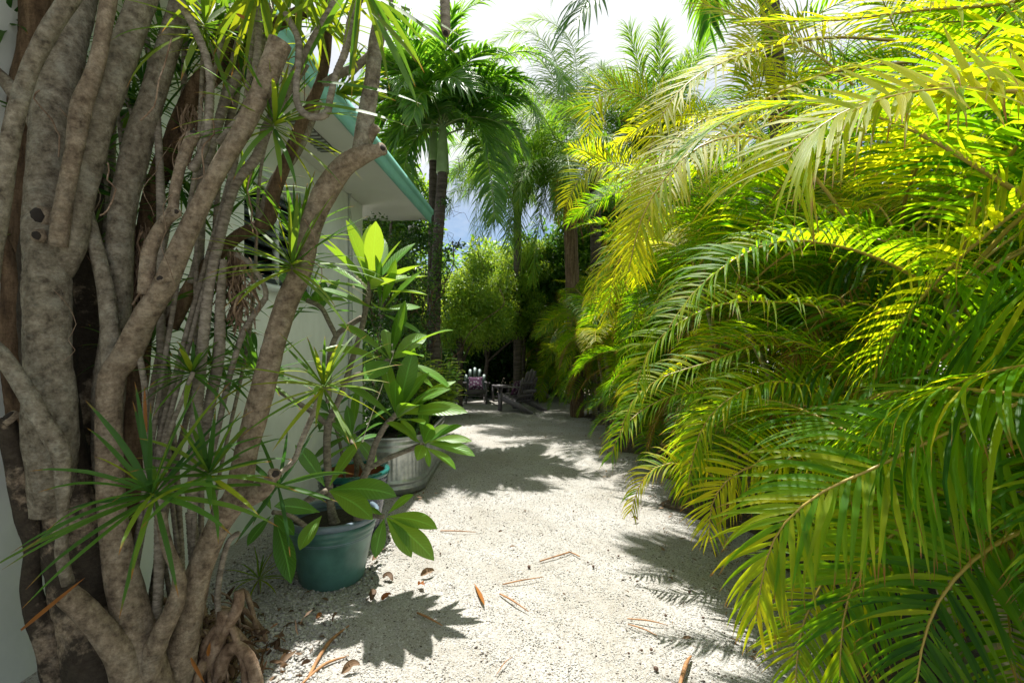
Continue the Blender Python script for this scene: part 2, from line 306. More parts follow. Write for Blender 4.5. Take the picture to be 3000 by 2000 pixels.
m, n, b, o = mat('blue_patterned_glaze')
t = n.nodes.new('ShaderNodeTexCoord'); br = n.nodes.new('ShaderNodeTexBrick'); br.inputs['Scale'].default_value = 1
mpp = n.nodes.new('ShaderNodeMapping'); mpp.inputs['Scale'].default_value = (16, 9, 1); n.links.new(t.outputs['UV'], mpp.inputs[0]); n.links.new(mpp.outputs[0], br.inputs['Vector'])
br.inputs['Mortar Size'].default_value = .09; br.inputs['Color1'].default_value = (.17, .16, .18, 1); br.inputs['Color2'].default_value = (.10, .10, .13, 1); br.inputs['Mortar'].default_value = (.012, .02, .05, 1)
z = noise(n, 40, 4); n.links.new(mixc(n, ramp(n, [(.48, (0, 0, 0)), (.56, (1, 1, 1))], z.outputs[0]).outputs[0], br.outputs[0], (.02, .03, .07)), b.inputs['Base Color'])
b.inputs['Roughness'].default_value = .18; bump(n, b, br.outputs['Fac'], -.4, .006); M['glaze_blue'] = m

m, n, b, o = mat('galvanised_steel'); z = noise(n, 14, 5, .6); z2 = noise(n, 3, 4)
n.links.new(ramp(n, [(.3, (.28, .31, .30)), (.7, (.50, .52, .50))], z.outputs[0]).outputs[0], b.inputs['Base Color'])
n.links.new(ramp(n, [(.3, (.30,) * 3), (.7, (.52,) * 3)], z2.outputs[0]).outputs[0], b.inputs['Roughness']); b.inputs['Metallic'].default_value = .9; M['steel'] = m

m, n, b, o = mat('purple_flower_cloth')
vo = n.nodes.new('ShaderNodeTexVoronoi'); vo.inputs['Scale'].default_value = 15; t = n.nodes.new('ShaderNodeTexCoord'); n.links.new(t.outputs['Object'], vo.inputs['Vector'])
n.links.new(ramp(n, [(.36, (.22, .19, .24)), (.44, (.06, .014, .05))], vo.outputs['Distance']).outputs[0], b.inputs['Base Color']); b.inputs['Roughness'].default_value = .9; M['cushion'] = m

def gravel_mat(name, peb=False):
    m, n, b, o = mat(name)
    if peb:
        at = n.nodes.new('ShaderNodeAttribute'); at.attribute_name = 'tint'
        c = ramp(n, [(0, (.08, .065, .055)), (.09, (.20, .175, .145)), (.2, (.37, .36, .335)), (.6, (.465, .455, .43)), (1, (.58, .57, .545))], at.outputs['Fac'])
        col = mixc(n, .4, c.outputs[0], ramp(n, [(.35, (.6, .6, .6)), (.65, (1, 1, 1))], noise(n, 120, 3).outputs[0]).outputs[0], 'MULTIPLY')
        n.links.new(col, b.inputs['Base Color'])
    else:
        t = n.nodes.new('ShaderNodeTexCoord'); vo = n.nodes.new('ShaderNodeTexVoronoi'); vo.inputs['Scale'].default_value = 125; n.links.new(t.outputs['Object'], vo.inputs['Vector'])
        sc = n.nodes.new('ShaderNodeSeparateColor'); n.links.new(vo.outputs['Color'], sc.inputs[0])
        c = ramp(n, [(0, (.14, .12, .10)), (.08, (.28, .25, .21)), (.18, (.36, .35, .325)), (1, (.49, .48, .455))], sc.outputs[0]).outputs[0]
        z = noise(n, 1.3, 6, .65); c = mixc(n, ramp(n, [(.35, (.55,) * 3), (.6, (0,) * 3)], z.outputs[0]).outputs[0], c, (.27, .245, .20))
        z2 = noise(n, 260, 2); c = mixc(n, .45, c, ramp(n, [(.35, (.4, .4, .38)), (.6, (1, 1, 1))], z2.outputs[0]).outputs[0], 'MULTIPLY')
        n.links.new(c, b.inputs['Base Color']); 
        hh = ramp(n, [(0, (1, 1, 1)), (.9, (0, 0, 0))], vo.outputs['Distance']); bump(n, b, mixc(n, .35, hh.outputs[0], noise(n, 200, 3).outputs[0]), .9, .008)
    b.inputs['Roughness'].default_value = .9; b.inputs['Specular IOR Level'].default_value = .2; return m
M['gravel'] = gravel_mat('crushed_shell_gravel'); M['pebble'] = gravel_mat('loose_pebble', True)
m, n, b, o = mat('dark_earth'); z = noise(n, 20, 6, .7)
n.links.new(ramp(n, [(.35, (.04, .03, .02)), (.55, (.12, .09, .06)), (.75, (.26, .21, .15))], z.outputs[0]).outputs[0], b.inputs['Base Color']); b.inputs['Roughness'].default_value = .95; bump(n, b, noise(n, 60, 6, .7).outputs[0], 1, .03); M['earth'] = m  # dark brown soil, mottled by noise

# ================================================================ SETTING: ground
def gz(x, y): return .0045 * np.sin(x * 17 + 3 * np.sin(y * 2)) * np.sin(y * 14 + x * 3) + .010 * np.sin(x * 2.1 + 1) * np.cos(y * 1.3) + .006 * np.sin(x * 5.3 + y * 3.1)
mb = MB(); xs = np.concatenate([[-300, -60, -12, -6], np.linspace(-3.2, 3.6, 90), [6, 12, 60, 300]]); ys = np.concatenate([[-300, -40, -6, -1], np.linspace(.5, 15, 150), [18, 30, 80, 400]])
X, Yg = np.meshgrid(xs, ys, indexing='ij'); Z = gz(X, Yg) * ((np.abs(X) < 4) & (Yg > 0) & (Yg < 16))
idx = np.arange(X.size).reshape(X.shape); Fq = np.stack([idx[:-1, :-1], idx[1:, :-1], idx[1:, 1:], idx[:-1, 1:]], -1).reshape(-1, 4)
mb.add(np.stack([X, Yg, Z], -1), Fq); ground = mb.obj('ground', M['gravel']); tag(ground, kind='structure')
# planting bed under the palms
mb = MB(); ysb = np.linspace(-2, 15.5, 150); nxb = 26; Vb = []
for y in ysb:
    xe = 1.80 + .22 * math.sin(y * 2.3) + .10 * math.sin(y * 5.1) + .05 * math.sin(y * 13)
    for t_ in np.linspace(0, 1, nxb): x = xe + (4.2 - xe) * t_; Vb.append((x, y, float(gz(x, y)) * (1 if x < 3.9 else 0) + .005))
    Vb.append((14, y, .02))
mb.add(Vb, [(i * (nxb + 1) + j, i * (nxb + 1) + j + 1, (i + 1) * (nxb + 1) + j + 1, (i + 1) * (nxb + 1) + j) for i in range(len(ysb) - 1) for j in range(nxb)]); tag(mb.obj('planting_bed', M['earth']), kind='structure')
mb = MB(); Vb = []
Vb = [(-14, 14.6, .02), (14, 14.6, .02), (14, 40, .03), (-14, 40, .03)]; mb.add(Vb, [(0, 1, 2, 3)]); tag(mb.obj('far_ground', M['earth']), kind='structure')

# loose pebbles lying on the gravel (nobody could count them)
ico_t = (1 + 5 ** .5) / 2
ICO = nrm(np.array([(-1, ico_t, 0), (1, ico_t, 0), (-1, -ico_t, 0), (1, -ico_t, 0), (0, -1, ico_t), (0, 1, ico_t), (0, -1, -ico_t), (0, 1, -ico_t), (ico_t, 0, -1), (ico_t, 0, 1), (-ico_t, 0, -1), (-ico_t, 0, 1)], float))
ICF = np.array([(0, 11, 5), (0, 5, 1), (0, 1, 7), (0, 7, 10), (0, 10, 11), (1, 5, 9), (5, 11, 4), (11, 10, 2), (10, 7, 6), (7, 1, 8), (3, 9, 4), (3, 4, 2), (3, 2, 6), (3, 6, 8), (3, 8, 9), (4, 9, 5), (2, 4, 11), (6, 2, 10), (8, 6, 7), (9, 8, 1)])
def pebbles(n, xr, ypow, y0, y1, r0, r1, tint=None, reg=None):
    y = y0 + (y1 - y0) * rng.random(n) ** ypow; x = rng.uniform(*xr, n) 
    if reg is not None: k = reg(x, y); x, y = x[k], y[k]; n = len(x)
    r = rng.uniform(r0, r1, n) * rng.choice([1, 1, 1, 1.5], n); sc = rng.uniform(.6, 1.1, (n, 1, 3)) * np.array([1, 1, .7])
    V = ICO[None] * rng.uniform(.75, 1.15, (n, 12, 1)) * r[:, None, None] * sc
    V = V + np.stack([x, y, gz(x, y) + r * .25], -1)[:, None]
    F = (ICF[None] + (np.arange(n) * 12)[:, None, None]).reshape(-1, 3)
    t = np.repeat(rng.random(n) if tint is None else np.clip(rng.normal(tint, .15, n), 0, 1), 12); return V, F, t
mb = MB()
V, F, t = pebbles(80000, (-2.3, 2.1), 1.6, 2.0, 6.5, .0022, .0050, reg=lambda x, y: (x > -2.2 + .04 * y)); mb.add(V, F, t)
V, F, t = pebbles(5000, (-2.0, -.9), 1, 2.1, 4.2, .007, .013, tint=.35); mb.add(V, F, t)
V, F, t = pebbles(2200, (-1.4, 1.9), 1, 2.1, 12, .003, .007, tint=.02); mb.add(V, F, t)
tag(mb.obj('gravel', M['pebble'], smooth=False), 'pale crushed shell gravel covering the path', kind='stuff')

# ================================================================ HOUSE
HX = -2.40; HA = -math.atan(.0557)
house = thing('house', (HX, 0, 0), 'pale mint green rendered house with teal roof edge and louvred window left of the path', 'house', rz=HA)
YC = 6.52; HT = 3.47; wy0, wy1, wz0, wz1 = 3.90, 5.10, 2.10, 3.02
mb = MB(); ys_ = [-5, wy0, wy1, YC]; zs_ = [-.1, wz0, wz1, HT - .004]
for i in range(3):
    for j in range(3):
        if (i, j) == (1, 1): continue
        mb.add([(0, ys_[i], zs_[j]), (0, ys_[i + 1], zs_[j]), (0, ys_[i + 1], zs_[j + 1]), (0, ys_[i], zs_[j + 1])], [(0, 1, 2, 3)])
mb.add([(0, YC, -.1), (-5, YC, -.1), (-5, YC, HT), (0, YC, HT)], [(0, 1, 2, 3)]); mb.add([(0, -5, -.1), (-5, -5, -.1), (-5, -5, HT), (0, -5, HT)], [(0, 3, 2, 1)])
mb.add([(-5, -5, -.1), (-5, YC, -.1), (-5, YC, HT), (-5, -5, HT)], [(0, 1, 2, 3)])
for a_, b_ in (((wy0, wz0), (wy1, wz0)), ((wy1, wz0), (wy1, wz1)), ((wy1, wz1), (wy0, wz1)), ((wy0, wz1), (wy0, wz0))):
    mb.add([(0, *a_), (-.14, *a_), (-.14, *b_), (0, *b_)], [(0, 1, 2, 3)])
wall = mb.obj('wall', M['wall'], house, smooth=False, local=True)
mb = MB(); RE = 7.32; OX = .74
mb.add([(OX, -5, HT), (OX, RE, HT), (-.3, RE, HT), (-5.3, RE, HT + .01), (-5.3, -5, HT + .01), (-.3, -5, HT)], [(0, 5, 2, 1), (5, 4, 3, 2)])
mb.add([(OX, -5, HT + .15), (OX, RE, HT + .15), (-2.6, RE, HT + .9), (-2.6, -5, HT + .9)], [(0, 1, 2, 3)], m=1)
mb.add([(-5.9, -5, HT + .15), (-5.9, RE, HT + .15), (-2.6, RE, HT + .9), (-2.6, -5, HT + .9)], [(3, 2, 1, 0)], m=1)
mb.add([(OX, RE, HT), (OX, RE, HT + .15), (-2.6, RE, HT + .9), (-5.9, RE, HT + .15), (-5.9, RE, HT)], [(0, 1, 2, 2), (0, 2, 3, 4)], m=1)
roof = mb.obj('roof', [M['soffit'], M['roofing']], house, smooth=False, local=True)
# fascia: moulded board with a lip above
mb = MB(); pr = [(0, -.045), (.022, -.045), (.022, .045), (.035, .075), (.035, .084), (.055, .088), (.06, .155), (0, .158)]
n_ = len(pr); Vf = [(OX + x, y, HT + z) for y in (-5, RE + .02) for x, z in pr]
mb.add(Vf, [(i, (i + 1) % n_, n_ + (i + 1) % n_, n_ + i) for i in range(n_)]); mb.add(Vf[n_:], [(0, 1, 2, 7), (2, 3, 4, 7), (4, 5, 6, 7)])
mb.obj('fascia', M['fascia'], roof, smooth=False, local=True)
mb = MB(); box(mb, .26, .42, 4.05, 4.72, HT - .014, HT - .003)
for k in range(9): box(mb, .26, .42, 4.08 + k * .07, 4.10 + k * .07, HT - .026, HT - .015, m=1)
mb.obj('vent', [M['vent'], M['pipe']], roof, smooth=False, local=True)
# window: frame, jalousie louvres, sill
win = MB(); 
for (a0, a1, c0, c1) in ((wy0, wy0 + .04, wz0, wz1), (wy1 - .04, wy1, wz0, wz1), (wy0 + .04, wy1 - .04, wz1 - .04, wz1), (wy0 + .04, wy1 - .04, wz0, wz0 + .03), (4.48, 4.52, wz0 + .03, wz1 - .04)):
    box(win, -.10, -.05, a0 + .001, a1 - .001, c0 + .001, c1 - .001)
wo_ = win.obj('window', M['white_trim'], house, smooth=False, local=True)
mb = MB()
for y0_, y1_ in ((wy0 + .045, 4.475), (4.525, wy1 - .045)):
    for k in range(8):
        zc = wz0 + .085 + k * .107; T4 = Matrix.Translation((-.075, 0, zc)) @ Matrix.Rotation(R(58), 4, 'Y'); box(mb, -.065, .065, y0_, y1_, -.003, .003, M=T4)
mb.add([(-.13, wy0, wz0), (-.13, wy1, wz0), (-.13, wy1, wz1), (-.13, wy0, wz1)], [(0, 1, 2, 3)])
mb.obj('louvres', M['louver'], wo_, smooth=False, local=True)
mb = MB(); box(mb, -.13, .05, wy0 - .05, wy1 + .05, wz0 - .055, wz0 - .002); mb.obj('sill', M['white_trim'], wo_, smooth=False, local=True)
mb = MB(); box(mb, .003, .022, wy0 - .04, wy1 + .05, wz1 + .002, wz1 + .05); mb.obj('frame', M['white_trim'], wo_, smooth=False, local=True)
mb = MB(); tube(mb, [(.018, 6.02, .2), (.018, 6.02, 2.5), (.018, 6.02, 3.4), (.04, 6.02, 3.46)], .012, 6, .3); tube(mb, [(.014, 6.10, 1.0), (.014, 6.13, 2.4), (.014, 6.09, 3.2), (.014, 6.02, 3.3)], .006, 5, .2)
box(mb, .003, .04, 5.99, 6.05, 2.95, 3.0); box(mb, .003, .04, 5.99, 6.05, 1.6, 1.65)
mb.obj('conduit', M['pipe'], house, local=True)

# ================================================================ PALM FRONDS
def frond_mesh(mb, pts, n=46, Lmax=.45, W=.032, start=.16, Nup=(0, 0, 1), lift=.25, droop=.7, angle=(62, 24), tint=.5, tvar=.18, rib=.009, prof='leaflet',
               k=6, jit=.10, plume=0, tipL=.35, fold=.3, ribm=1, tgrad=0.0, wob=.12, twist=0.0, droopvar=.35):
    """leaflets along a rachis given by points (xyz)"""
    c = smooth_path([list(p) for p in pts], .04); seg = np.linalg.norm(np.diff(c, axis=0), axis=1); cum = np.concatenate([[0], np.cumsum(seg)]); Ltot = cum[-1]
    Np = np.array(Nup, float); out = []
    ss = start + (1 - start) * (np.arange(n) + .5) / n
    for sgn in (-1, 1):
        s = np.clip(ss + rng.normal(0, .25 / n, n) + sgn * .2 / n, 0, .999); q = s * Ltot
        B = np.stack([np.interp(q, cum, c[:, j]) for j in range(3)], -1)
        B2 = np.stack([np.interp(np.minimum(q + .03, Ltot), cum, c[:, j]) for j in range(3)], -1); B1 = np.stack([np.interp(q - .03, cum, c[:, j]) for j in range(3)], -1)
        T = nrm(B2 - B1); sd_ = nrm(np.cross(T, Np)); Un = np.cross(sd_, T)
        u = (s - start) / (1 - start); a = np.radians(angle[0] + (angle[1] - angle[0]) * u ** 1.3 + rng.normal(0, 60 * jit, n))
        lf = lift + rng.normal(0, jit, n) + (rng.choice([-1, -.3, .5, 1.0], n) * plume if plume else 0)
        D = T * np.cos(a)[:, None] + (sd_ * sgn + Un * lf[:, None]) * np.sin(a)[:, None]
        Ll = Lmax * (1 - (1 - tipL) * u ** 2.2) * np.minimum(1, .55 + 2.6 * u) * rng.uniform(.9, 1.06, n)
        keep = rng.random(n) > .03
        tt = np.clip(tint + tgrad * u + rng.normal(0, tvar, n), 0, 1)
        ribbons(mb, B[keep], nrm(D)[keep], nrm(Un - sd_ * sgn * lf[:, None] * .6 + T * twist)[keep], Ll[keep], (W * (.55 + .45 * np.sin(np.pi * np.minimum(1, u * .8 + .15))))[keep], (droop * rng.uniform(1 - droopvar, 1 + droopvar, n))[keep], k, prof, fold, tt[keep], wob=wob)
    rad = np.linspace(rib, rib * .25, len(pts)); tube(mb, pts, rad, 6, .08, m=ribm, tint=.5, cap=False)
    return mb
def arc_pts(L, e0, e1, n=7, bend=1.0, side=0.0):
    pts = [np.zeros(3)]; d = 0
    for i in range(n):
        t = (i + .5) / n; e = R(e0 + (e1 - e0) * t ** bend); d += side / n
        pts.append(pts[-1] + np.array([math.cos(e) * math.cos(d), math.cos(e) * math.sin(d), math.sin(e)]) * L / n)
    return pts
TEMPL = {}
def templates(kind, specs, mats, **kw):
    TEMPL[kind] = []
    for (L, e0, e1, side, over) in specs:
        mb = MB(); pts = arc_pts(L, e0, e1, side=side); k2 = dict(kw); k2.update(over); frond_mesh(mb, pts, **k2)
        me = mb.mesh('frond', mats); me['reach'] = float(pts[-1][0]); me['tipz'] = float(pts[-1][2]); me['midx'] = float(pts[4][0]); me['midz'] = float(pts[4][2]); TEMPL[kind].append(me)
templates('areca', [(1.9, 70, -25, .15, dict(tint=.5, tvar=.24)), (1.9, 60, -50, -.2, dict(tint=.35)), (1.8, 48, -65, .2, dict(tint=.4)), (1.75, 35, -70, -.1, dict(tint=.35)),
                    (1.7, 20, -75, .15, dict(tint=.55)), (2.0, 80, 5, -.1, dict(tint=.8)), (1.8, 55, -40, .3, dict(tint=.9, tvar=.12)), (1.5, 10, -60, -.25, dict(tint=.2))],
          [M['areca'], M['areca_rib']], n=74, Lmax=.52, W=.0215, lift=.40, droop=1.35, k=6, wob=.25, angle=(76, 34))
templates('adonidia', [(2.0, 72, -35, .1, {}), (2.0, 55, -60, -.15, {}), (1.9, 38, -75, .15, {}), (1.8, 15, -82, -.1, {}), (1.9, 80, 10, .1, {})],
          [M['adonidia'], M['rib_green']], n=60, Lmax=.66, W=.058, lift=.15, droop=1.15, k=6, tipL=.5, rib=.016, tint=.4, start=.12, wob=.25)
templates('queen', [(3.0, 60, -60, .1, {}), (3.0, 40, -75, -.15, {}), (2.8, 15, -82, .1, {}), (2.8, 75, -20, -.1, {}), (2.6, -10, -86, .1, {}), (2.4, 85, 60, 0, {})],
          [M['queen'], M['rib_green']], n=125, Lmax=.66, W=.027, lift=.1, droop=1.25, k=4, plume=.7, tint=.55, tipL=.5, rib=.014, start=.1, fold=.1)
templates('areca_dry', [(1.5, -20, -80, .1, dict(tint=.5)), (1.4, 5, -80, -.1, dict(tint=.7))], [M['areca_dry'], M['areca_rib']], n=44, Lmax=.36, W=.018, lift=.1, droop=1.6, k=5, wob=.5, angle=(60, 30))
def place_frond(kind, i, parent, loc, az_, scale=1.0, roll=0.0, pitch=0.0, name='frond'):
    me = TEMPL[kind][i]; o = bpy.data.objects.new(name, me); scene.collection.objects.link(o)
    o.parent = parent; o.location = Vector(loc) - root_loc(parent)
    o.rotation_euler = (Matrix.Rotation(az_, 3, 'Z') @ Matrix.Rotation(-pitch, 3, 'Y') @ Matrix.Rotation(roll, 3, 'X')).to_euler(); o.scale = (scale,) * 3; return o

def xlimit(y, z):            # how far the hedge of palms leans over the path
    return max(.62, 1.30 - .03 * y) + (.25 if z > 2 else 0) - (.25 if y > 6 else 0)
def areca_clump(x, y, label, canes=9, h=(0.6, 2.6), seed=0, fr=6, wide=.35, lo=True, group='areca palms along the right of the path'):
    rs = np.random.default_rng(seed); root = thing('areca_palm', (x, y, 0), label, 'palm', group); cm = []
    nf = 0
    for c in range(canes):
        a = rs.uniform(0, 6.28); r0 = rs.uniform(.05, wide); hh = rs.uniform(*h); lean = rs.uniform(.05, .35) * hh
        b0 = np.array([x + math.cos(a) * r0, y + math.sin(a) * r0, 0]); top = b0 + np.array([math.cos(a) * lean, math.sin(a) * lean, hh])
        mid = (b0 + top) / 2 + np.array([-math.cos(a), -math.sin(a), 0]) * lean * .15
        mb = MB(); tube(mb, [b0, mid, top], [.028, .024, .02], 8, .06, ring=.10, ring_step=.09); mb.obj('cane', M['areca_cane'], root)
        a0 = rs.uniform(0, 6.28)
        if hh > 1.3 and c % 2: place_frond('areca_dry', c // 2 % 2, root, top - np.array([0, 0, .12]), rs.uniform(1.9, 4.4), .8)
        for f in range(fr):
            for tr_ in range(6):
                az_ = a0 + f * 2.4 + rs.normal(0, .3) + tr_ * .7; i = int(rs.choice([0, 1, 2, 3, 4, 6, 1, 2])) if f else int(rs.choice([5, 0])); sc = rs.uniform(.8, 1.15) * (.75 if hh < .8 else 1)
                me = TEMPL['areca'][i]; ok = True
                for fx, fz in ((me['reach'], me['tipz']), (me['midx'], me['midz'])):
                    tx = top[0] + math.cos(az_) * fx * sc; ty = top[1] + math.sin(az_) * fx * sc; tz = top[2] + fz * sc
                    if tx < xlimit(ty, tz): ok = False
                    if ty < 1.1 and tx < 1.6: ok = False
                    if tz < .05 and fx == me['midx']: ok = False
                if ok: break
            if not ok: continue
            place_frond('areca', i, root, top, az_, sc, rs.normal(0, .35)); nf += 1
    return root
m, n, b, o = mat('areca_cane'); t = n.nodes.new('ShaderNodeTexCoord'); wv = n.nodes.new('ShaderNodeTexWave'); wv.bands_direction = 'Z'; wv.inputs['Scale'].default_value = 3.4; wv.inputs['Distortion'].default_value = .5
n.links.new(t.outputs['Object'], wv.inputs[0]); n.links.new(ramp(n, [(0, (.36, .33, .22)), (.12, (.12, .14, .05)), (.8, (.20, .20, .07)), (1, (.28, .22, .10))], wv.outputs[0]).outputs[0], b.inputs['Base Color']); b.inputs['Roughness'].default_value = .5; M['areca_cane'] = m

clumps = []
spec = [(2.15, 1.9, 'nearest areca palm clump, its long fronds filling the right edge of the photo', 9, (.3, 2.0), 11),
        (2.55, 3.4, 'areca palm clump with a fan of fronds reaching the path edge, second nearest', 11, (.3, 2.4), 12),
        (2.45, 5.0, 'areca palm clump with low fronds brushing the gravel midway along the path', 11, (.3, 2.7), 13),
        (2.3, 6.8, 'bright yellow green areca palm clump beyond the middle of the path', 11, (.3, 3.0), 14),
        (2.1, 8.8, 'areca palm clump just before the seating corner, fronds drooping over the gravel', 10, (.4, 2.6), 15),
        (2.0, 10.8, 'farthest areca palm clump on the right, beside the rearmost garden chair', 9, (.4, 2.4), 16)]
for (x, y, lab, cn, h, sdn) in spec: clumps.append(areca_clump(x, y, lab, cn, h, sdn))
clumps.append(areca_clump(3.7, 3.0, 'tall areca palm clump standing behind the nearest clumps, top right of the photo', 10, (1.2, 3.8), 21, wide=.5))
clumps.append(areca_clump(3.8, 5.6, 'tall areca palm clump behind the fan of low fronds, yellow fronds at its top', 10, (1.2, 4.2), 22, wide=.5))
clumps.append(areca_clump(3.0, 6.4, 'tall yellow topped areca palm clump left of the tall dark palm trunk, above the hedge', 9, (1.8, 3.3), 25, wide=.45))
clumps.append(areca_clump(3.4, 8.4, 'tall areca palm clump in the back row, below the plume of the upright feathery palm', 10, (1.2, 4.2), 23, wide=.5))
# individual fronds, each following its own curve in the photo: (clump, points (px,py,Y), options)
def hero(ci, pts, **kw):
    mb = MB(); frond_mesh(mb, [P(*p) for p in pts], **kw); return mb.obj('frond', [M['areca'], M['areca_rib']], clumps[ci])
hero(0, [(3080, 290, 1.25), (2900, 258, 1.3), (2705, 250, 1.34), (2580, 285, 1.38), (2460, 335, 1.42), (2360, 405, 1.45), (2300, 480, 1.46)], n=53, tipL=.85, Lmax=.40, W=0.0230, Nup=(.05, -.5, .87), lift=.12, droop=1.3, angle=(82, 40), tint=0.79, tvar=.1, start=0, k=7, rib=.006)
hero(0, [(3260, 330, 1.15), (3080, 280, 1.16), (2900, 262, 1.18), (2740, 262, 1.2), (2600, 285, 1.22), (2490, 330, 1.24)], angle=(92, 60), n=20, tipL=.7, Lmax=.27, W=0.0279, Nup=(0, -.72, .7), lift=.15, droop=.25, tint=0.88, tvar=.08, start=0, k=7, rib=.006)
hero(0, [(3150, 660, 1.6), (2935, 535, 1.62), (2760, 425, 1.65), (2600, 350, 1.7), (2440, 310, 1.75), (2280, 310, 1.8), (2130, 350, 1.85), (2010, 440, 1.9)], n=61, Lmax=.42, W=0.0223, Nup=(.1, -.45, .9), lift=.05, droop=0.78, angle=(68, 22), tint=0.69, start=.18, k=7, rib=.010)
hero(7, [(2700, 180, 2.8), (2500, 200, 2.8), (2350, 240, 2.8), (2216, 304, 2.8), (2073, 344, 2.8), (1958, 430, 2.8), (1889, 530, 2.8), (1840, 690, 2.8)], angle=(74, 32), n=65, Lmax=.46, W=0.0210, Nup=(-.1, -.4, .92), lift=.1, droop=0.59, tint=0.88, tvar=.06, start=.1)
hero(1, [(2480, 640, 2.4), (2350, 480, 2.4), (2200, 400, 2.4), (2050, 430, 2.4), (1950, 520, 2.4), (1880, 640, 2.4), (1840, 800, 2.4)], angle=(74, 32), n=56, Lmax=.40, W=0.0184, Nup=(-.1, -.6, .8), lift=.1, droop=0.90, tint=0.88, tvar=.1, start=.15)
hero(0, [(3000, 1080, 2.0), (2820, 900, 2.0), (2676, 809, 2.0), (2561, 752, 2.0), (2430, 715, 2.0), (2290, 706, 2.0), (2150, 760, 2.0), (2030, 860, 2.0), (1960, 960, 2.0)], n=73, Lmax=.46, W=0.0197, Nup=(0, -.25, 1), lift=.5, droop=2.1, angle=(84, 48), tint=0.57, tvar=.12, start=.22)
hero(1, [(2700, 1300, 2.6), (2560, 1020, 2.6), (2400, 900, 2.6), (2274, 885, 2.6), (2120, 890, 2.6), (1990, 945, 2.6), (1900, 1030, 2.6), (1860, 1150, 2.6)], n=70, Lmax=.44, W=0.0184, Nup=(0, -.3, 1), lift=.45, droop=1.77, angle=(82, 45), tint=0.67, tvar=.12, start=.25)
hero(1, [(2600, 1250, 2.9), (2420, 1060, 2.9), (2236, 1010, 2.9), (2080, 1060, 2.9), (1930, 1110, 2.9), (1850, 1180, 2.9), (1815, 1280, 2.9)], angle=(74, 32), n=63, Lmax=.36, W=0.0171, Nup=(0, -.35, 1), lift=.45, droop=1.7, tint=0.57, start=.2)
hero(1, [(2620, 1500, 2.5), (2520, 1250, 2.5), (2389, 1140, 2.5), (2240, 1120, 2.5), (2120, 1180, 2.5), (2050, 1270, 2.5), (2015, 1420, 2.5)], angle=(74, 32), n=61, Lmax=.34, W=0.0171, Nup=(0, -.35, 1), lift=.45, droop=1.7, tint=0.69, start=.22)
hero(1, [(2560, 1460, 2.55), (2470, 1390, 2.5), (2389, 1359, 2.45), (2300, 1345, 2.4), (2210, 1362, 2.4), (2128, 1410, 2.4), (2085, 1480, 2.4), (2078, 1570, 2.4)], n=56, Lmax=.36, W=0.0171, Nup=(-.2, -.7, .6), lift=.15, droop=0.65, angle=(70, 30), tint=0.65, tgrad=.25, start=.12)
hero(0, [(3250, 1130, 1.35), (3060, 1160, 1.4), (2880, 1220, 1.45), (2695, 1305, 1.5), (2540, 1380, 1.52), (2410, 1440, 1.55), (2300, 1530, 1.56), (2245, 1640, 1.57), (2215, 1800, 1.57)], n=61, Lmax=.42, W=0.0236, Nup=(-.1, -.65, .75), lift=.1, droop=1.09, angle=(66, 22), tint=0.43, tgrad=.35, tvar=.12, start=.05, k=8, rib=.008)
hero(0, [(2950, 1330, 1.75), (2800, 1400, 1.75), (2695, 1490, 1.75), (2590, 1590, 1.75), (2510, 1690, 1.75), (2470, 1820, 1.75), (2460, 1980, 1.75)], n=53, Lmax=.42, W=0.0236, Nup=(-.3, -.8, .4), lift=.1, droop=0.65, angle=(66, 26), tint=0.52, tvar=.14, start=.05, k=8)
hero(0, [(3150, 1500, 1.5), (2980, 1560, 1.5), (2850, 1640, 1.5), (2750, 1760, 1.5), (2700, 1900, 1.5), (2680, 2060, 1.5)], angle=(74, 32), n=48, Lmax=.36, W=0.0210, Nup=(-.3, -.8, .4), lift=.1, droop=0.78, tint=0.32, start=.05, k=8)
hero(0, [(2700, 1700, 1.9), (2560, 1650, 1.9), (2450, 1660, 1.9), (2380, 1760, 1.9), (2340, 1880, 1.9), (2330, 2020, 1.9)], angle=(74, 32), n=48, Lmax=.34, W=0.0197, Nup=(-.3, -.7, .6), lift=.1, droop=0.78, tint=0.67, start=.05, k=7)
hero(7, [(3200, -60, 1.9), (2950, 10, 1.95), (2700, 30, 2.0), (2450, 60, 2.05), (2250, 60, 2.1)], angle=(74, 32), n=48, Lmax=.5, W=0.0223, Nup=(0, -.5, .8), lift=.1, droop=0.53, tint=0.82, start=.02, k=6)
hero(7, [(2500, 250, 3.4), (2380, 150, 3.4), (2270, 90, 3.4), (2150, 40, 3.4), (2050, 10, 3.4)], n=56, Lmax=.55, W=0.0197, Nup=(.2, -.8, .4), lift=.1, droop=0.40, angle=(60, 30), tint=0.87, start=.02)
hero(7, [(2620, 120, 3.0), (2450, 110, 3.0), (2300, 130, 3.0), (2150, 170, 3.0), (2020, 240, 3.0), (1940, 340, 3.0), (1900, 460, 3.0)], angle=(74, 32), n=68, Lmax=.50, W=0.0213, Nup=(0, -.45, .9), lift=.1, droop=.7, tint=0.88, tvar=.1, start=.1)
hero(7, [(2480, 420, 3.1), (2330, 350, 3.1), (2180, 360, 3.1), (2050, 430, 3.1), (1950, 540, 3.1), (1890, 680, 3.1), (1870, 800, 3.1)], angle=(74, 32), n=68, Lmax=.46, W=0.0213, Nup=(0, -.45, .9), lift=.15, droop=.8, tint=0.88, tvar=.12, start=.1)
hero(2, [(2300, 760, 4.0), (2180, 620, 4.0), (2050, 570, 4.0), (1930, 600, 4.0), (1850, 690, 4.0), (1800, 810, 4.0), (1780, 930, 4.0)], angle=(74, 32), n=68, Lmax=.46, W=0.0213, Nup=(0, -.35, 1), lift=.45, droop=1.7, tint=0.87, tvar=.12, start=.1)
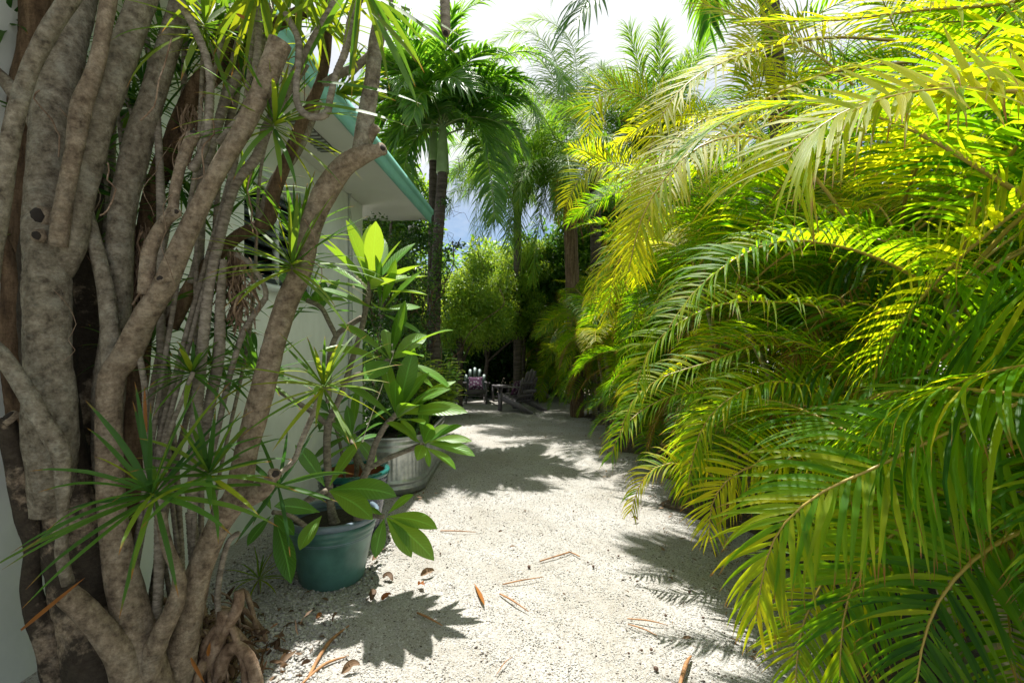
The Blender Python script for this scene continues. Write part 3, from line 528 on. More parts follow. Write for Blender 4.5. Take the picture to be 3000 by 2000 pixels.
hero(3, [(2120, 860, 5.5), (2030, 730, 5.5), (1930, 680, 5.5), (1840, 700, 5.5), (1770, 780, 5.5), (1730, 880, 5.5)], angle=(74, 32), n=65, Lmax=.50, W=0.0230, Nup=(0, -.35, 1), lift=.45, droop=1.7, tint=0.77, tvar=.15, start=.1)
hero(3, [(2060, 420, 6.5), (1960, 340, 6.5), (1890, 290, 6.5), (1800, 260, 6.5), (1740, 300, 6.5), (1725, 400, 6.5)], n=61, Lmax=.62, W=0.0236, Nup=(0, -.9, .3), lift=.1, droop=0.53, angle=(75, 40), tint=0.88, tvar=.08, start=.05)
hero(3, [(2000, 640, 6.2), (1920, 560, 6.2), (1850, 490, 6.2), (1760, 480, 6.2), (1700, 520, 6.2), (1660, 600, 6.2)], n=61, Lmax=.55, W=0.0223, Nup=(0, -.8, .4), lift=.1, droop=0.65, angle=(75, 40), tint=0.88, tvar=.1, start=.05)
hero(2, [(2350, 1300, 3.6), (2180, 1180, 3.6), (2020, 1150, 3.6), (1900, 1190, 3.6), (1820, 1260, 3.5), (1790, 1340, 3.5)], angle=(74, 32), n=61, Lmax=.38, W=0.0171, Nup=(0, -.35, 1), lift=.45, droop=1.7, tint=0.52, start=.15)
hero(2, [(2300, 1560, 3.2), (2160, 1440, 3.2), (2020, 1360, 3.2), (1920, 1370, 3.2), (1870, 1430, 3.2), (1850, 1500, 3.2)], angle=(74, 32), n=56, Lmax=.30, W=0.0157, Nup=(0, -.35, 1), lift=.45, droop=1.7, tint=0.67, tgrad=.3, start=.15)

# ---- christmas palms (twin), queen palms, tall palm over the areca row
def palm_tree(name, label, base, top, r0, r1, kind, fr, seed=0, shaft=.7, scale=1., tree_mat='palm_trunk', group=None, bend=(0, 0), flt=None, trunkname='trunk'):
    rs = np.random.default_rng(seed); root = thing(name, base, label, 'palm', group); base = np.array(base, float); top = np.array(top, float)
    q = [base, base * .66 + top * .34 + np.array([bend[0], bend[1], 0]), base * .33 + top * .67 + np.array([bend[0], bend[1], 0]), top]
    mb = MB(); tube(mb, q, [r0, (r0 + r1) / 2, r1, r1], 14, .05, rough=.01, lump=.02, ring=.10, ring_step=.11); mb.obj(trunkname, M[tree_mat], root)
    tip = top
    if shaft:
        tip = top + np.array([0, 0, shaft]); mb = MB(); tube(mb, [top, top * .6 + tip * .4, tip], [r1 * 1.25, r1 * 1.05, r1 * .6], 14, .05); mb.obj('crownshaft', M['crownshaft'], root)
    for (i, az_, sc, pitch) in fr:
        az_ = R(az_) + rs.normal(0, .1); place_frond(kind, i, root, tip - np.array([0, 0, .08]), az_, sc * scale, rs.normal(0, .2), R(pitch)); 
    return root, tip
fa = [(0, 100, 1, 0), (4, 20, 1, 0), (0, -20, 1, 0), (1, 55, 1, 0), (1, -60, 1, 0), (1, 170, 1, 0), (2, 0, 1, 0), (2, -95, 1, 0), (2, -150, .95, 0), (3, -45, .9, 0), (2, 130, 1, 0), (0, 215, 1, 0), (3, 190, .9, 0), (4, 150, 1, 0), (2, 35, 1, 0), (3, -120, .8, 0), (0, -55, 1.05, 0), (0, -140, 1, 0), (0, 60, 1, 0), (1, -15, 1.05, 0), (1, -100, .95, 0), (1, 215, 1, 0), (4, -80, 1, 0), (4, 90, 1, 0), (0, 260, 1, 0)]
palm_tree('christmas_palm', 'front dark trunk of the twin palms at the roof corner, arching dark green fronds', (-1.28, 8.0, 0), (-1.16, 8.0, 4.45), .11, .088, 'adonidia', fa, 3, shaft=.85, scale=.92, group='twin palms by the roof corner', bend=(-.06, 0))
twin1 = [o_ for o_ in bpy.data.objects if o_.name.startswith('christmas_palm')][-1]
def ahero(root_, pts, **kw):
    mb = MB(); k2 = dict(n=52, Lmax=.62, W=.05, lift=.15, droop=1.6, k=7, tipL=.6, rib=.016, start=.1, tint=.45, wob=.25, Nup=(0, -.3, 1), angle=(70, 35)); k2.update(kw)
    frond_mesh(mb, [P(*p) for p in pts], **k2); mb.obj('frond', [M['adonidia'], M['rib_green']], root_)
ahero(twin1, [(1305, 395, 8.0), (1370, 380, 7.8), (1420, 440, 7.6), (1440, 540, 7.5), (1448, 640, 7.4)], tint=.35)
ahero(twin1, [(1305, 385, 8.0), (1240, 390, 7.8), (1195, 450, 7.7), (1178, 560, 7.6)], tint=.5)
ahero(twin1, [(1308, 360, 8.0), (1370, 260, 7.8), (1450, 180, 7.7), (1540, 150, 7.6), (1620, 190, 7.5), (1660, 270, 7.4)])
ahero(twin1, [(1308, 370, 8.0), (1380, 310, 8.0), (1460, 260, 8.0), (1540, 280, 8.0), (1580, 360, 8.0)])
ahero(twin1, [(1300, 350, 8.0), (1280, 230, 7.8), (1300, 120, 7.7), (1350, 40, 7.6), (1420, 0, 7.6)], droop=.9)
ahero(twin1, [(1300, 350, 8.0), (1250, 240, 7.8), (1190, 170, 7.7), (1120, 160, 7.6), (1060, 220, 7.6)], droop=1.2)
fb = [(0, 30, 1, 0), (1, 90, 1, 0), (2, 180, .9, 0), (4, 250, 1, 0), (1, -30, 1, 0), (2, 220, .9, 0), (3, 160, .8, 0), (0, 140, 1, 0)]
palm_tree('christmas_palm', 'rear slimmer trunk of the twin palms, half hidden behind the front trunk', (-1.42, 8.25, 0), (-1.36, 8.25, 4.75), .085, .07, 'adonidia', fb, 4, shaft=.8, scale=.9, group='twin palms by the roof corner')
# tall palm whose dark trunk rises behind the areca row; its fronds hang into the top of the photo
fc = [(1, 182, 1.25, 0), (2, 200, 1.25, 0), (2, 165, 1.3, 0), (1, 90, 1.2, 0), (1, 270, 1.2, 0), (1, 0, 1.2, 0), (0, 130, 1.2, 0), (2, 230, 1.2, 0)]
tallp, _t = palm_tree('christmas_palm', 'tall palm with dark trunk rising out of the areca row, crown above the photo', (3.35, 5.4, 0), (2.75, 5.2, 5.9), .12, .10, 'adonidia', fc, 5, scale=1.1)
ahero(tallp, [(2130, -330, 5.0), (1960, -230, 4.8), (1840, -130, 4.7), (1750, -40, 4.6), (1690, 60, 4.5)], n=40, Lmax=.72, W=.055, droop=2.0, tint=.2)
fq = [(1, 180, 1, 0), (1, 210, 1, 0), (0, 240, 1, 0), (2, 190, 1, 0), (2, 225, .95, 0), (4, 205, .9, 0), (2, 265, .95, 0), (0, 160, 1, 0), (1, 130, 1, 0), (0, 90, 1, 0), (0, 20, 1, 0), (1, 300, .9, 0), (4, 175, .9, 0), (3, 200, 1, 0), (4, 240, .8, 0), (2, 150, 1, 0), (3, 60, 1, 0)]
q1, tp = palm_tree('queen_palm', 'queen palm with shaggy brown trunk, long drooping feathery fronds and a cluster of yellow fruit', (1.45, 10.6, 0), (1.22, 10.4, 5.5), .16, .15, 'queen', fq, 6, shaft=0, scale=.92, tree_mat='palm_shag')
fq2 = [(5, 0, 1.1, 0), (5, 120, 1.1, -8), (5, 240, 1.1, -8), (3, 200, 1, 0), (3, 160, 1, 0), (3, 330, .9, 0), (0, 180, .9, 0), (3, 20, 1, 0), (0, 60, 1, 0), (3, 100, 1, 0), (5, 60, 1.1, -16), (5, 180, 1.1, -18), (5, 300, 1.1, -18), (3, 240, 1, 0), (3, 280, 1, 0), (5, 150, 1.2, -8), (5, 30, 1.15, -12), (5, 210, 1.15, -12), (0, 120, 1, 0), (0, 300, .9, 0)]
palm_tree('queen_palm', 'feathery palm with an upright bright green plume against the white sky', (3.0, 10.2, 0), (3.0, 10.2, 5.6), .13, .12, 'queen', fq2, 7, shaft=0, scale=.9, tree_mat='palm_shag')
palm_tree('queen_palm', 'slender feathery palm farther back, its crown showing between the twin palms and the fruiting palm', (.15, 13.0, 0), (.15, 13.0, 6.3), .12, .11, 'queen', [(0, 0, 1, 0), (0, 70, 1, 0), (0, 140, 1, 0), (0, 200, 1, 0), (0, 260, 1, 0), (0, 320, 1, 0), (1, 30, 1, 0), (1, 180, 1, 0), (1, 230, 1, 0), (1, 300, 1, 0), (3, 100, 1, 0), (3, 220, 1, 0), (3, 340, 1, 0), (2, 200, 1, 0), (2, 270, 1, 0), (2, 330, 1, 0)], 18, shaft=0, scale=.95, tree_mat='palm_trunk')
palm_tree('queen_palm', 'grey trunked feathery palm close behind the palm with the fruit cluster', (2.1, 11.6, 0), (2.0, 11.6, 5.9), .14, .13, 'queen', [(1, 170, 1, 0), (0, 200, 1, 0), (2, 230, 1, 0), (0, 300, 1, 0), (0, 60, 1, 0), (3, 100, 1, 0), (4, 250, .8, 0), (4, 190, .8, 0)], 8, shaft=0, scale=.85, tree_mat='palm_trunk')
def qhero(pts, Y_, **kw):
    mb = MB(); k2 = dict(n=110, Lmax=.70, W=.028, lift=.1, droop=1.5, k=4, plume=.6, tipL=.5, rib=.013, start=.08, fold=.1, tint=.6, Nup=(0, -.3, 1)); k2.update(kw)
    frond_mesh(mb, [P(a, b_, Y_ + .25 * i_) for i_, (a, b_) in enumerate(pts)], **k2); mb.obj('frond', [M['queen'], M['rib_green']], q1)
qhero([(1655, 410), (1600, 330), (1520, 340), (1450, 430), (1405, 560), (1385, 690)], 10.2); qhero([(1655, 420), (1590, 400), (1530, 460), (1500, 580), (1490, 720), (1488, 830)], 10.0)
qhero([(1650, 420), (1560, 430), (1480, 500), (1430, 600), (1400, 700), (1385, 780)], 10.4); qhero([(1655, 430), (1620, 490), (1590, 600), (1570, 720), (1562, 820)], 9.8, tint=.5)
qhero([(1650, 400), (1560, 260), (1470, 230), (1390, 280), (1350, 370)], 10.3, droop=1.2); qhero([(1660, 390), (1620, 230), (1560, 160), (1480, 160), (1420, 210)], 10.6, droop=1.2)
qhero([(1660, 420), (1600, 450), (1545, 540), (1525, 660), (1530, 780)], 10.6, tint=.7); qhero([(1650, 420), (1540, 380), (1440, 420), (1380, 500), (1345, 590)], 11.0, tint=.7)
for j_, pp in enumerate([[(1660, 400), (1650, 250), (1600, 130), (1520, 90), (1440, 130)], [(1660, 400), (1600, 280), (1500, 290), (1420, 370), (1390, 470)], [(1670, 390), (1690, 240), (1670, 120), (1600, 60), (1530, 70)], [(1660, 410), (1640, 300), (1560, 320), (1500, 420), (1480, 540)], [(1670, 400), (1740, 280), (1830, 240), (1900, 300)], [(1665, 420), (1690, 330), (1660, 300), (1600, 400), (1590, 520)]]):
    qhero(pp, 10.8 + .3 * (j_ % 3), tint=.6, droop=1.2)
qhero([(1670, 400), (1700, 260), (1760, 200), (1830, 220)], 10.6, droop=1.1); qhero([(1665, 410), (1720, 360), (1760, 420), (1780, 520)], 10.3)
# fruit cluster and dead fronds under the crown
mb = MB(); c0 = tp + np.array([-.15, -.35, -.1])
for k in range(46):
    a = rng.uniform(0, 6.28); e = c0 + np.array([math.cos(a) * rng.uniform(.05, .3), math.sin(a) * rng.uniform(.05, .25), -rng.uniform(.5, 1.35)]); tube(mb, [c0, (c0 + e) / 2 + np.array([math.cos(a) * .12, math.sin(a) * .12, .1]), e], .006, 4, .2)
    nb = 24; tt = rng.uniform(.35, 1, nb)[:, None]; pc = c0 * (1 - tt) + e * tt + rng.normal(0, .03, (nb, 3))
    V = pc[:, None] + ICO[None] * .014; mb.add(V, (ICF[None] + (np.arange(nb) * 12)[:, None, None]).reshape(-1, 3))
mb.obj('fruit_cluster', M['yellow_fruit'], q1)
mb = MB()
for k in range(60):
    a = rng.uniform(0, 6.28); b0 = tp + np.array([math.cos(a) * .15, math.sin(a) * .15, -rng.uniform(0, .8)]); ribbons(mb, [b0], [[math.cos(a) * .4, math.sin(a) * .4, -.6]], [[math.cos(a), math.sin(a), .3]], rng.uniform(.5, 1.3), rng.uniform(.02, .05), .8, 5, 'strap', tint=rng.random(), wob=.4)
mb.obj('dead_frond', M['dead_leaf'], q1)

# ================================================================ BROADLEAF TREES AND SHRUBS
def leaf_cloud(mb, centres, radii, n, size, tint=.5, tvar=.2, aspect=.45, flat=.6, k=2, shell=.55, prof='oval', droop=.5, m=0):
    centres = np.asarray(centres, float); ci = rng.integers(0, len(centres), n); rad = np.asarray(radii, float)[ci]
    d = nrm(rng.normal(0, 1, (n, 3))); rr = (shell + (1 - shell) * rng.random(n))[:, None] * rad
    pos = centres[ci] + d * rr; D = nrm(d * .7 + rng.normal(0, .7, (n, 3)) + np.array([0, 0, -.15])); U = nrm(rng.normal(0, 1 - flat, (n, 3)) + np.array([0, 0, 1.0]) * flat + d * .3)
    ct = rng.normal(0, tvar * .7, len(centres))[ci]; sz = rng.uniform(.6, 1.25, n) * size
    ribbons(mb, pos, D, U, sz, sz * aspect, droop, k, prof, .2, np.clip(tint + ct + rng.normal(0, tvar, n), 0, 1)); return mb
def bush(name, label, cat, c, r, n, size, mt, clumps_=26, tint=.5, trunk=True, group=None, flat=.6, aspect=.45, k=3, base=None, tr=.07, limb=5, tvar=.2, shell=.45, csize=.32):
    c = np.array(c, float); r = np.array(r, float); base = np.array([c[0], c[1], 0]) if base is None else np.array(base, float)
    root = thing(name, base, label, cat, group)
    d = nrm(rng.normal(0, 1, (clumps_, 3))); pc = c + d * r * (rng.uniform(.25, .9, (clumps_, 1))); cr = np.outer(rng.uniform(.7, 1.3, clumps_), r) * csize
    mb = MB(); leaf_cloud(mb, pc, cr, n, size, tint, tvar, aspect, flat, k, shell); mb.obj('crown', M[mt], root)
    if trunk:
        mb = MB(); tube(mb, [base, base * .5 + c * .5 + rng.normal(0, .08, 3) * [1, 1, 0], c + [0, 0, r[2] * .3]], [tr, tr * .75, tr * .3], 9, .1, lump=.06)
        for q in range(limb):
            j = rng.integers(0, clumps_); s0 = base * .55 + c * .45; tube(mb, [s0, (s0 + pc[j]) / 2 + [0, 0, .1], pc[j]], [tr * .5, tr * .35, tr * .12], 6, .12)
        mb.obj('trunk', M['palm_trunk'], root)
    return root
# vine-covered corner of the house
vine = thing('climbing_vine', (-1.9, 7.35, 0), 'dark leafy vine climbing the house corner and roof end behind the frangipani', 'vine')
mb = MB(); cc = [];
for k in range(70):
    z = rng.uniform(.2, 3.5); cc.append((rng.uniform(-2.3, -1.25 if z < 2.9 else -1.4) - .1, rng.uniform(7.1, 8.0), z))
cc += [(-1.35, 7.38, 3.35), (-1.42, 7.36, 3.2), (-1.3, 7.4, 3.1), (-1.9, 6.75, 3.2), (-1.97, 6.72, 2.9), (-1.99, 6.75, 2.6), (-1.25, 7.9, 2.6), (-1.2, 7.9, 2.2), (-1.15, 7.8, 3.0)]
leaf_cloud(mb, cc, [(.24, .2, .26)] * len(cc), 15000, .060, .35, .25, .5, .3, 2, .3); mb.obj('foliage', M['broad_dark'], vine)
mb = MB()
for k in range(26):
    x0 = rng.uniform(-2.2, -1.2); pts = [(x0, 7.5, rng.uniform(0, 2))]
    for j in range(6): pts.append((pts[-1][0] + rng.normal(0, .12), 7.45 + rng.normal(0, .15), min(3.5, pts[-1][2] + rng.uniform(.1, .4))))
    tube(mb, pts, .007, 5, .08)
for k in range(9):   # loose tendrils curling by the palm trunks
    p0 = P(rng.uniform(1290, 1320), rng.uniform(560, 800), 7.8); pts = [p0]
    for j in range(7): pts.append(pts[-1] + Vector((rng.normal(.05, .09), rng.normal(0, .05), rng.normal(.0, .12))))
    tube(mb, pts, .0028, 4, .04)
mb.obj('stem', M['bark_brown'], vine)
mb = MB(); cc = [P(1345, 720, 7.8), P(1325, 725, 7.8), P(1310, 590, 7.8), P(1290, 595, 7.8), P(1312, 740, 7.8), P(1270, 660, 7.7), P(1300, 800, 7.8)]
leaf_cloud(mb, cc, [(.08, .08, .06)] * 7, 170, .055, .4, .2, .55, .3, 3, .2); mb.obj('tendril_leaves', M['broad_dark'], vine)
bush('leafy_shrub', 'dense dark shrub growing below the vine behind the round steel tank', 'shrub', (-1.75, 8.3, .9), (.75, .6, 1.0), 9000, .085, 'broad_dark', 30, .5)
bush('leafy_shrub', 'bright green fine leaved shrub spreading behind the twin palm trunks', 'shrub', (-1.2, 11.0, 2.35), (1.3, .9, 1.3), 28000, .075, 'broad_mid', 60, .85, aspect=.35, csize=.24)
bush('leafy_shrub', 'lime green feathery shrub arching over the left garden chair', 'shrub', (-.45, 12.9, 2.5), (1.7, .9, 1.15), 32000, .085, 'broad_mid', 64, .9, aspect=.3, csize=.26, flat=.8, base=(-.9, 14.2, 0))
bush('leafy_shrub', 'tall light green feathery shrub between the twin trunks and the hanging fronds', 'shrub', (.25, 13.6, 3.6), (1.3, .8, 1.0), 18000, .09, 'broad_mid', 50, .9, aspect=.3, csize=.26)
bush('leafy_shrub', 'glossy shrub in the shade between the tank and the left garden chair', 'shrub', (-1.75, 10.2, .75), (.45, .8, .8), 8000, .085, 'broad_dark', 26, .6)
bush('leafy_shrub', 'mid green shrub at the left of the seating corner, next to the left chair', 'shrub', (-2.0, 12.4, 1.15), (.6, .6, 1.15), 9000, .09, 'broad_mid', 30, .4, csize=.34)
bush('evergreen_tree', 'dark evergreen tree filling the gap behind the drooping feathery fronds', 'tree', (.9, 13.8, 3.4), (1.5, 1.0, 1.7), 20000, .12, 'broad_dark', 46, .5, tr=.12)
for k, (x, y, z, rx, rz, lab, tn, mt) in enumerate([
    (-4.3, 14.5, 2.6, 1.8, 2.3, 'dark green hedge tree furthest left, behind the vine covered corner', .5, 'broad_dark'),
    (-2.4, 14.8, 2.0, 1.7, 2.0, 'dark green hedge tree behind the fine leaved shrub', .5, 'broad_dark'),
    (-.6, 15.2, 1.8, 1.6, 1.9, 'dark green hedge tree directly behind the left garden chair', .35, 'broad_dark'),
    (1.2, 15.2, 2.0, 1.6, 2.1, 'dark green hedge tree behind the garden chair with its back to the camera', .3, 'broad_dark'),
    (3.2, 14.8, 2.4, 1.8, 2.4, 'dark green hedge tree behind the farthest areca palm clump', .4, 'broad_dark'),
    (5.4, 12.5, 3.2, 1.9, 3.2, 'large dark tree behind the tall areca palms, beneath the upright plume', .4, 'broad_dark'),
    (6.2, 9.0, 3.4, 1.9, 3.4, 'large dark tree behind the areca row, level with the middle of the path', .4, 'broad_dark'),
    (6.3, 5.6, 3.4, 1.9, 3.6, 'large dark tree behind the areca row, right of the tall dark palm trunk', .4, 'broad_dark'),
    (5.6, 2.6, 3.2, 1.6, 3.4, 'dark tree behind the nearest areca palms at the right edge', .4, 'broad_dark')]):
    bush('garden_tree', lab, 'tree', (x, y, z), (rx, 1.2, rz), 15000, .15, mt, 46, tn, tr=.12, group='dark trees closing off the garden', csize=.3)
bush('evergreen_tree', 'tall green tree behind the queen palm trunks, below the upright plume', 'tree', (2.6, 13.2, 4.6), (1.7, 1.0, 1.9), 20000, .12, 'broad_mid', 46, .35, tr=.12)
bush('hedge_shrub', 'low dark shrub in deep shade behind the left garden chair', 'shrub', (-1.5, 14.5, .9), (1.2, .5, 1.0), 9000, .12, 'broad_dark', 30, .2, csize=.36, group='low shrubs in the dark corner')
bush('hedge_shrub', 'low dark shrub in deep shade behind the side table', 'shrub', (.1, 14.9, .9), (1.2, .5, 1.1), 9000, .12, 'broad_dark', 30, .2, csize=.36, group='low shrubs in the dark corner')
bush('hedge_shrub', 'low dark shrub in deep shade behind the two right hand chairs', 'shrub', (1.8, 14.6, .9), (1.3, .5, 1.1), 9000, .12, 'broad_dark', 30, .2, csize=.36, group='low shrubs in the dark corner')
bush('distant_tree', 'pale green treetop seen in the strip of blue sky', 'tree', (-1.6, 19, 3.6), (2.4, 1.5, 1.9), 9000, .22, 'broad_mid', 30, .6, tr=.12)
bush('distant_tree', 'hazy treetops above the arching shrub, beyond the hedge', 'tree', (1.6, 20, 4.2), (3.0, 1.5, 2.8), 11000, .22, 'broad_mid', 36, .4, tr=.12)
bush('distant_tree', 'green treetop between the twin palms and the house roof', 'tree', (-4.2, 17, 3.8), (2.2, 1.5, 2.6), 9000, .2, 'broad_mid', 30, .4, tr=.12)
bush('distant_tree', 'tall treetop behind the roof edge, left of the twin palms', 'tree', (-3.4, 12.5, 5.2), (1.6, 1.5, 1.5), 9000, .16, 'broad_mid', 30, .5, tr=.12)
# young understorey palms in the dark corner
areca_clump(.2, 14.0, 'small palm in the dark corner behind the low table', 4, (.5, 1.6), 31, fr=5, group='palms in the dark corner')
areca_clump(1.5, 13.4, 'slender palm with bare brown trunk behind the rearmost chair', 4, (1.0, 2.4), 32, fr=5, group='palms in the dark corner')
lampg = MB(); lathe(lampg, [(0.001, -.09), (.05, -.075), (.085, -.03), (.09, .01), (.075, .05), (.04, .082), (.001, .09)], (0, 0, 0), 20)
lg = lampg.obj('garden_lamp', M['lamp_globe']); lg.location = P(1210, 673, 7.55); tag(lg, 'round pale glass globe hanging among the vine under the roof end', 'lamp')

# ================================================================ DRAGON TREE (foreground left)
dt = thing('dragon_tree', (-1.72, 2.15, 0), 'huge multi-trunked tree with pale mottled bark and spiky leaf heads filling the left foreground', 'tree')
def limb(pts, mt='bark', name='trunk', seg=18, lump=.06, ring=.0, rstep=.02, rough=.012, parent=None, step=.022):
    """pts: (px, py, half width px, Y)"""
    mb = MB(); thin = .80 if mt in ('bark', 'bark_brown') and name == 'trunk' else (.84 if mt == 'bark_tan' and name == 'trunk' else .9) * (.88 if mt == 'bark_stain_shade' else 1)
    Q = [P(a, b_, d_) for a, b_, r_, d_ in pts]; rad = [r_ / F_PX * d_ * thin for a, b_, r_, d_ in pts]
    tube(mb, Q, rad, seg, step, rough=rough, lump=lump, ring=ring, ring_step=rstep); return mb.obj(name, M[mt], parent or dt)
# main stem and its forks
limb([(360, 2230, 140, 1.95), (320, 2000, 118, 1.98), (268, 1800, 98, 2.0), (215, 1550, 92, 2.0), (170, 1300, 80, 2.0), (142, 1050, 74, 2.0), (136, 860, 72, 2.0), (128, 720, 66, 2.0), (128, 650, 54, 2.0)], 'bark_stain_shade', seg=30, lump=.09, step=.018)
limb([(150, 1500, 60, 1.93), (150, 1250, 76, 1.9), (138, 1000, 70, 1.9), (140, 800, 68, 1.9), (135, 700, 64, 1.92), (130, 640, 58, 1.95), (140, 560, 60, 1.97), (155, 330, 62, 2.0), (195, 150, 58, 2.05), (240, -60, 52, 2.1)], seg=26, lump=.08, step=.018)
limb([(175, 800, 40, 1.93), (205, 720, 48, 1.92), (235, 560, 46, 1.92), (285, 360, 46, 1.92), (315, 270, 52, 1.92), (370, 130, 46, 1.95), (440, -60, 44, 2.0)], seg=22)
limb([(170, 720, 26, 1.86), (185, 600, 25, 1.84), (217, 446, 24, 1.82), (240, 310, 27, 1.82), (285, 180, 22, 1.82), (325, -40, 22, 1.82)], 'bark_tan', 'branch', 14)
limb([(-60, 900, 34, 1.62), (0, 600, 26, 1.6), (30, 410, 24, 1.58), (80, 223, 24, 1.56), (140, 96, 25, 1.54), (230, -40, 26, 1.52)], 'bark', 'branch', 16)
limb([(100, 1450, 60, 2.15), (95, 900, 60, 2.2), (85, 500, 66, 2.2), (100, 250, 62, 2.2), (115, 100, 58, 2.2), (110, -60, 56, 2.2)], 'bark_brown', seg=18)
limb([(345, 1700, 60, 2.12), (325, 1400, 52, 2.1), (320, 1150, 48, 2.08), (345, 893, 44, 2.08), (357, 638, 42, 2.08), (397, 446, 42, 2.08), (446, 287, 40, 2.08), (504, 96, 36, 2.08), (545, -60, 34, 2.08)], seg=20)
limb([(480, 2150, 70, 1.9), (410, 1900, 62, 1.93), (350, 1640, 46, 1.95), (322, 1400, 40, 1.95), (325, 1130, 40, 1.95), (372, 1040, 42, 1.94), (424, 930, 38, 1.92), (485, 829, 36, 1.9), (555, 670, 31, 1.86), (638, 500, 30, 1.83), (723, 357, 31, 1.8), (787, 215, 36, 1.8), (822, 125, 38, 1.8)], 'bark_tan', seg=22, lump=.06)
limb([(430, 860, 26, 1.9), (436, 745, 22, 1.88), (470, 670, 20, 1.87), (505, 615, 15, 1.86), (512, 560, 15, 1.86), (540, 450, 16, 1.86), (568, 395, 20, 1.86)], 'bark_tan', 'branch', 14)
limb([(468, 668, 15, 1.87), (490, 645, 15, 1.84), (520, 625, 14, 1.8)], 'bark_tan', 'branch', 12)
# right leaning trunk
limb([(470, 2250, 62, 1.98), (520, 2000, 52, 2.02), (545, 1829, 46, 2.04), (585, 1670, 42, 2.05), (640, 1540, 40, 2.05), (695, 1446, 42, 2.05), (722, 1319, 38, 2.05), (765, 1160, 38, 2.05), (805, 1000, 37, 2.05), (842, 880, 37, 2.05), (880, 797, 37, 2.05), (910, 670, 38, 2.05), (950, 570, 40, 2.03), (1005, 490, 36, 2.0), (1060, 455, 32, 1.96), (1112, 440, 20, 1.93)], 'bark_tan', seg=22, lump=.05)
limb([(1040, 475, 20, 1.98), (1058, 440, 32, 1.97), (1075, 330, 29, 1.97), (1090, 240, 27, 1.97), (1102, 128, 27, 1.97), (1140, -60, 30, 1.97)], 'bark', 'trunk', 16)
limb([(1060, 440, 20, 2.0), (1085, 400, 18, 1.97), (1104, 372, 17, 1.95)], 'bark_tan', 'branch', 12, lump=.12)
limb([(660, 1490, 34, 2.03), (720, 1455, 34, 2.0), (775, 1430, 28, 1.96), (800, 1395, 17, 1.94)], 'bark_tan', 'branch', 14, lump=.12)
limb([(195, 1740, 34, 1.8), (250, 1790, 38, 1.82), (310, 1860, 40, 1.84), (360, 1940, 42, 1.86), (395, 2080, 46, 1.88)], 'bark_tan', 'branch', 16)
limb([(430, 2120, 40, 1.88), (440, 1950, 34, 1.9), (475, 1850, 32, 1.92), (512, 1770, 26, 1.94), (524, 1690, 20, 1.95), (490, 1600, 17, 1.96), (470, 1500, 15, 1.97)], 'bark_tan', 'branch', 14, ring=.12)
limb([(15, 1225, 28, 1.85), (45, 1350, 34, 1.88), (75, 1500, 34, 1.9), (100, 1600, 28, 1.92), (90, 1720, 30, 1.94), (115, 1810, 38, 1.95), (150, 1900, 42, 1.97), (200, 2080, 60, 2.0)], 'bark_stain_shade', 'branch', 16)
limb([(-60, 990, 26, 1.7), (0, 1035, 26, 1.72), (64, 1127, 26, 1.74), (125, 1235, 27, 1.77), (178, 1330, 26, 1.8), (185, 1500, 15, 1.82), (180, 1620, 17, 1.83), (200, 1710, 18, 1.84)], 'bark', 'branch', 14)
limb([(-30, 640, 24, 1.95), (10, 740, 26, 1.97), (35, 830, 26, 2.0), (28, 1000, 30, 2.0), (60, 1200, 36, 2.05), (70, 1400, 40, 2.05)], 'bark_brown', 'branch', 12)
limb([(-40, 190, 18, 2.0), (20, 245, 20, 2.02), (96, 357, 18, 2.05), (140, 450, 18, 2.1)], 'bark', 'branch', 12)
limb([(250, 610, 20, 2.0), (285, 740, 21, 1.99), (310, 850, 24, 1.98), (322, 960, 26, 1.97), (330, 1080, 30, 1.96)], 'bark', 'branch', 14)
limb([(500, 960, 24, 2.15), (575, 816, 23, 2.18), (640, 745, 20, 2.2), (700, 690, 20, 2.2), (752, 668, 22, 2.2), (790, 640, 20, 2.2), (805, 560, 20, 2.2), (840, 470, 19, 2.2), (880, 370, 18, 2.2), (950, 200, 16, 2.2), (960, -40, 16, 2.2)], 'bark_brown', 'branch', 14)
limb([(400, 1150, 34, 2.25), (415, 900, 32, 2.25), (440, 600, 32, 2.25), (500, 440, 32, 2.25), (565, 285, 32, 2.25), (640, 190, 36, 2.2), (715, 110, 34, 2.2), (790, 80, 26, 2.15), (900, 30, 22, 2.1)], 'bark_brown', 'trunk', 16, lump=.12)
limb([(760, 660, 14, 2.2), (800, 540, 16, 2.22), (870, 440, 17, 2.25), (930, 300, 17, 2.3)], 'bark', 'branch', 12)
limb([(380, 2050, 36, 2.05), (360, 1800, 36, 2.08), (385, 1560, 34, 2.1), (390, 1350, 30, 2.12), (385, 1100, 34, 2.15), (395, 950, 32, 2.2)], 'bark_brown', 'trunk', 14)
limb([(330, 2100, 60, 2.2), (300, 1800, 56, 2.2), (275, 1500, 52, 2.2), (260, 1150, 60, 2.25), (255, 850, 52, 2.25), (270, 500, 50, 2.3)], 'bark_stain_shade', 'trunk', 16, lump=.12)
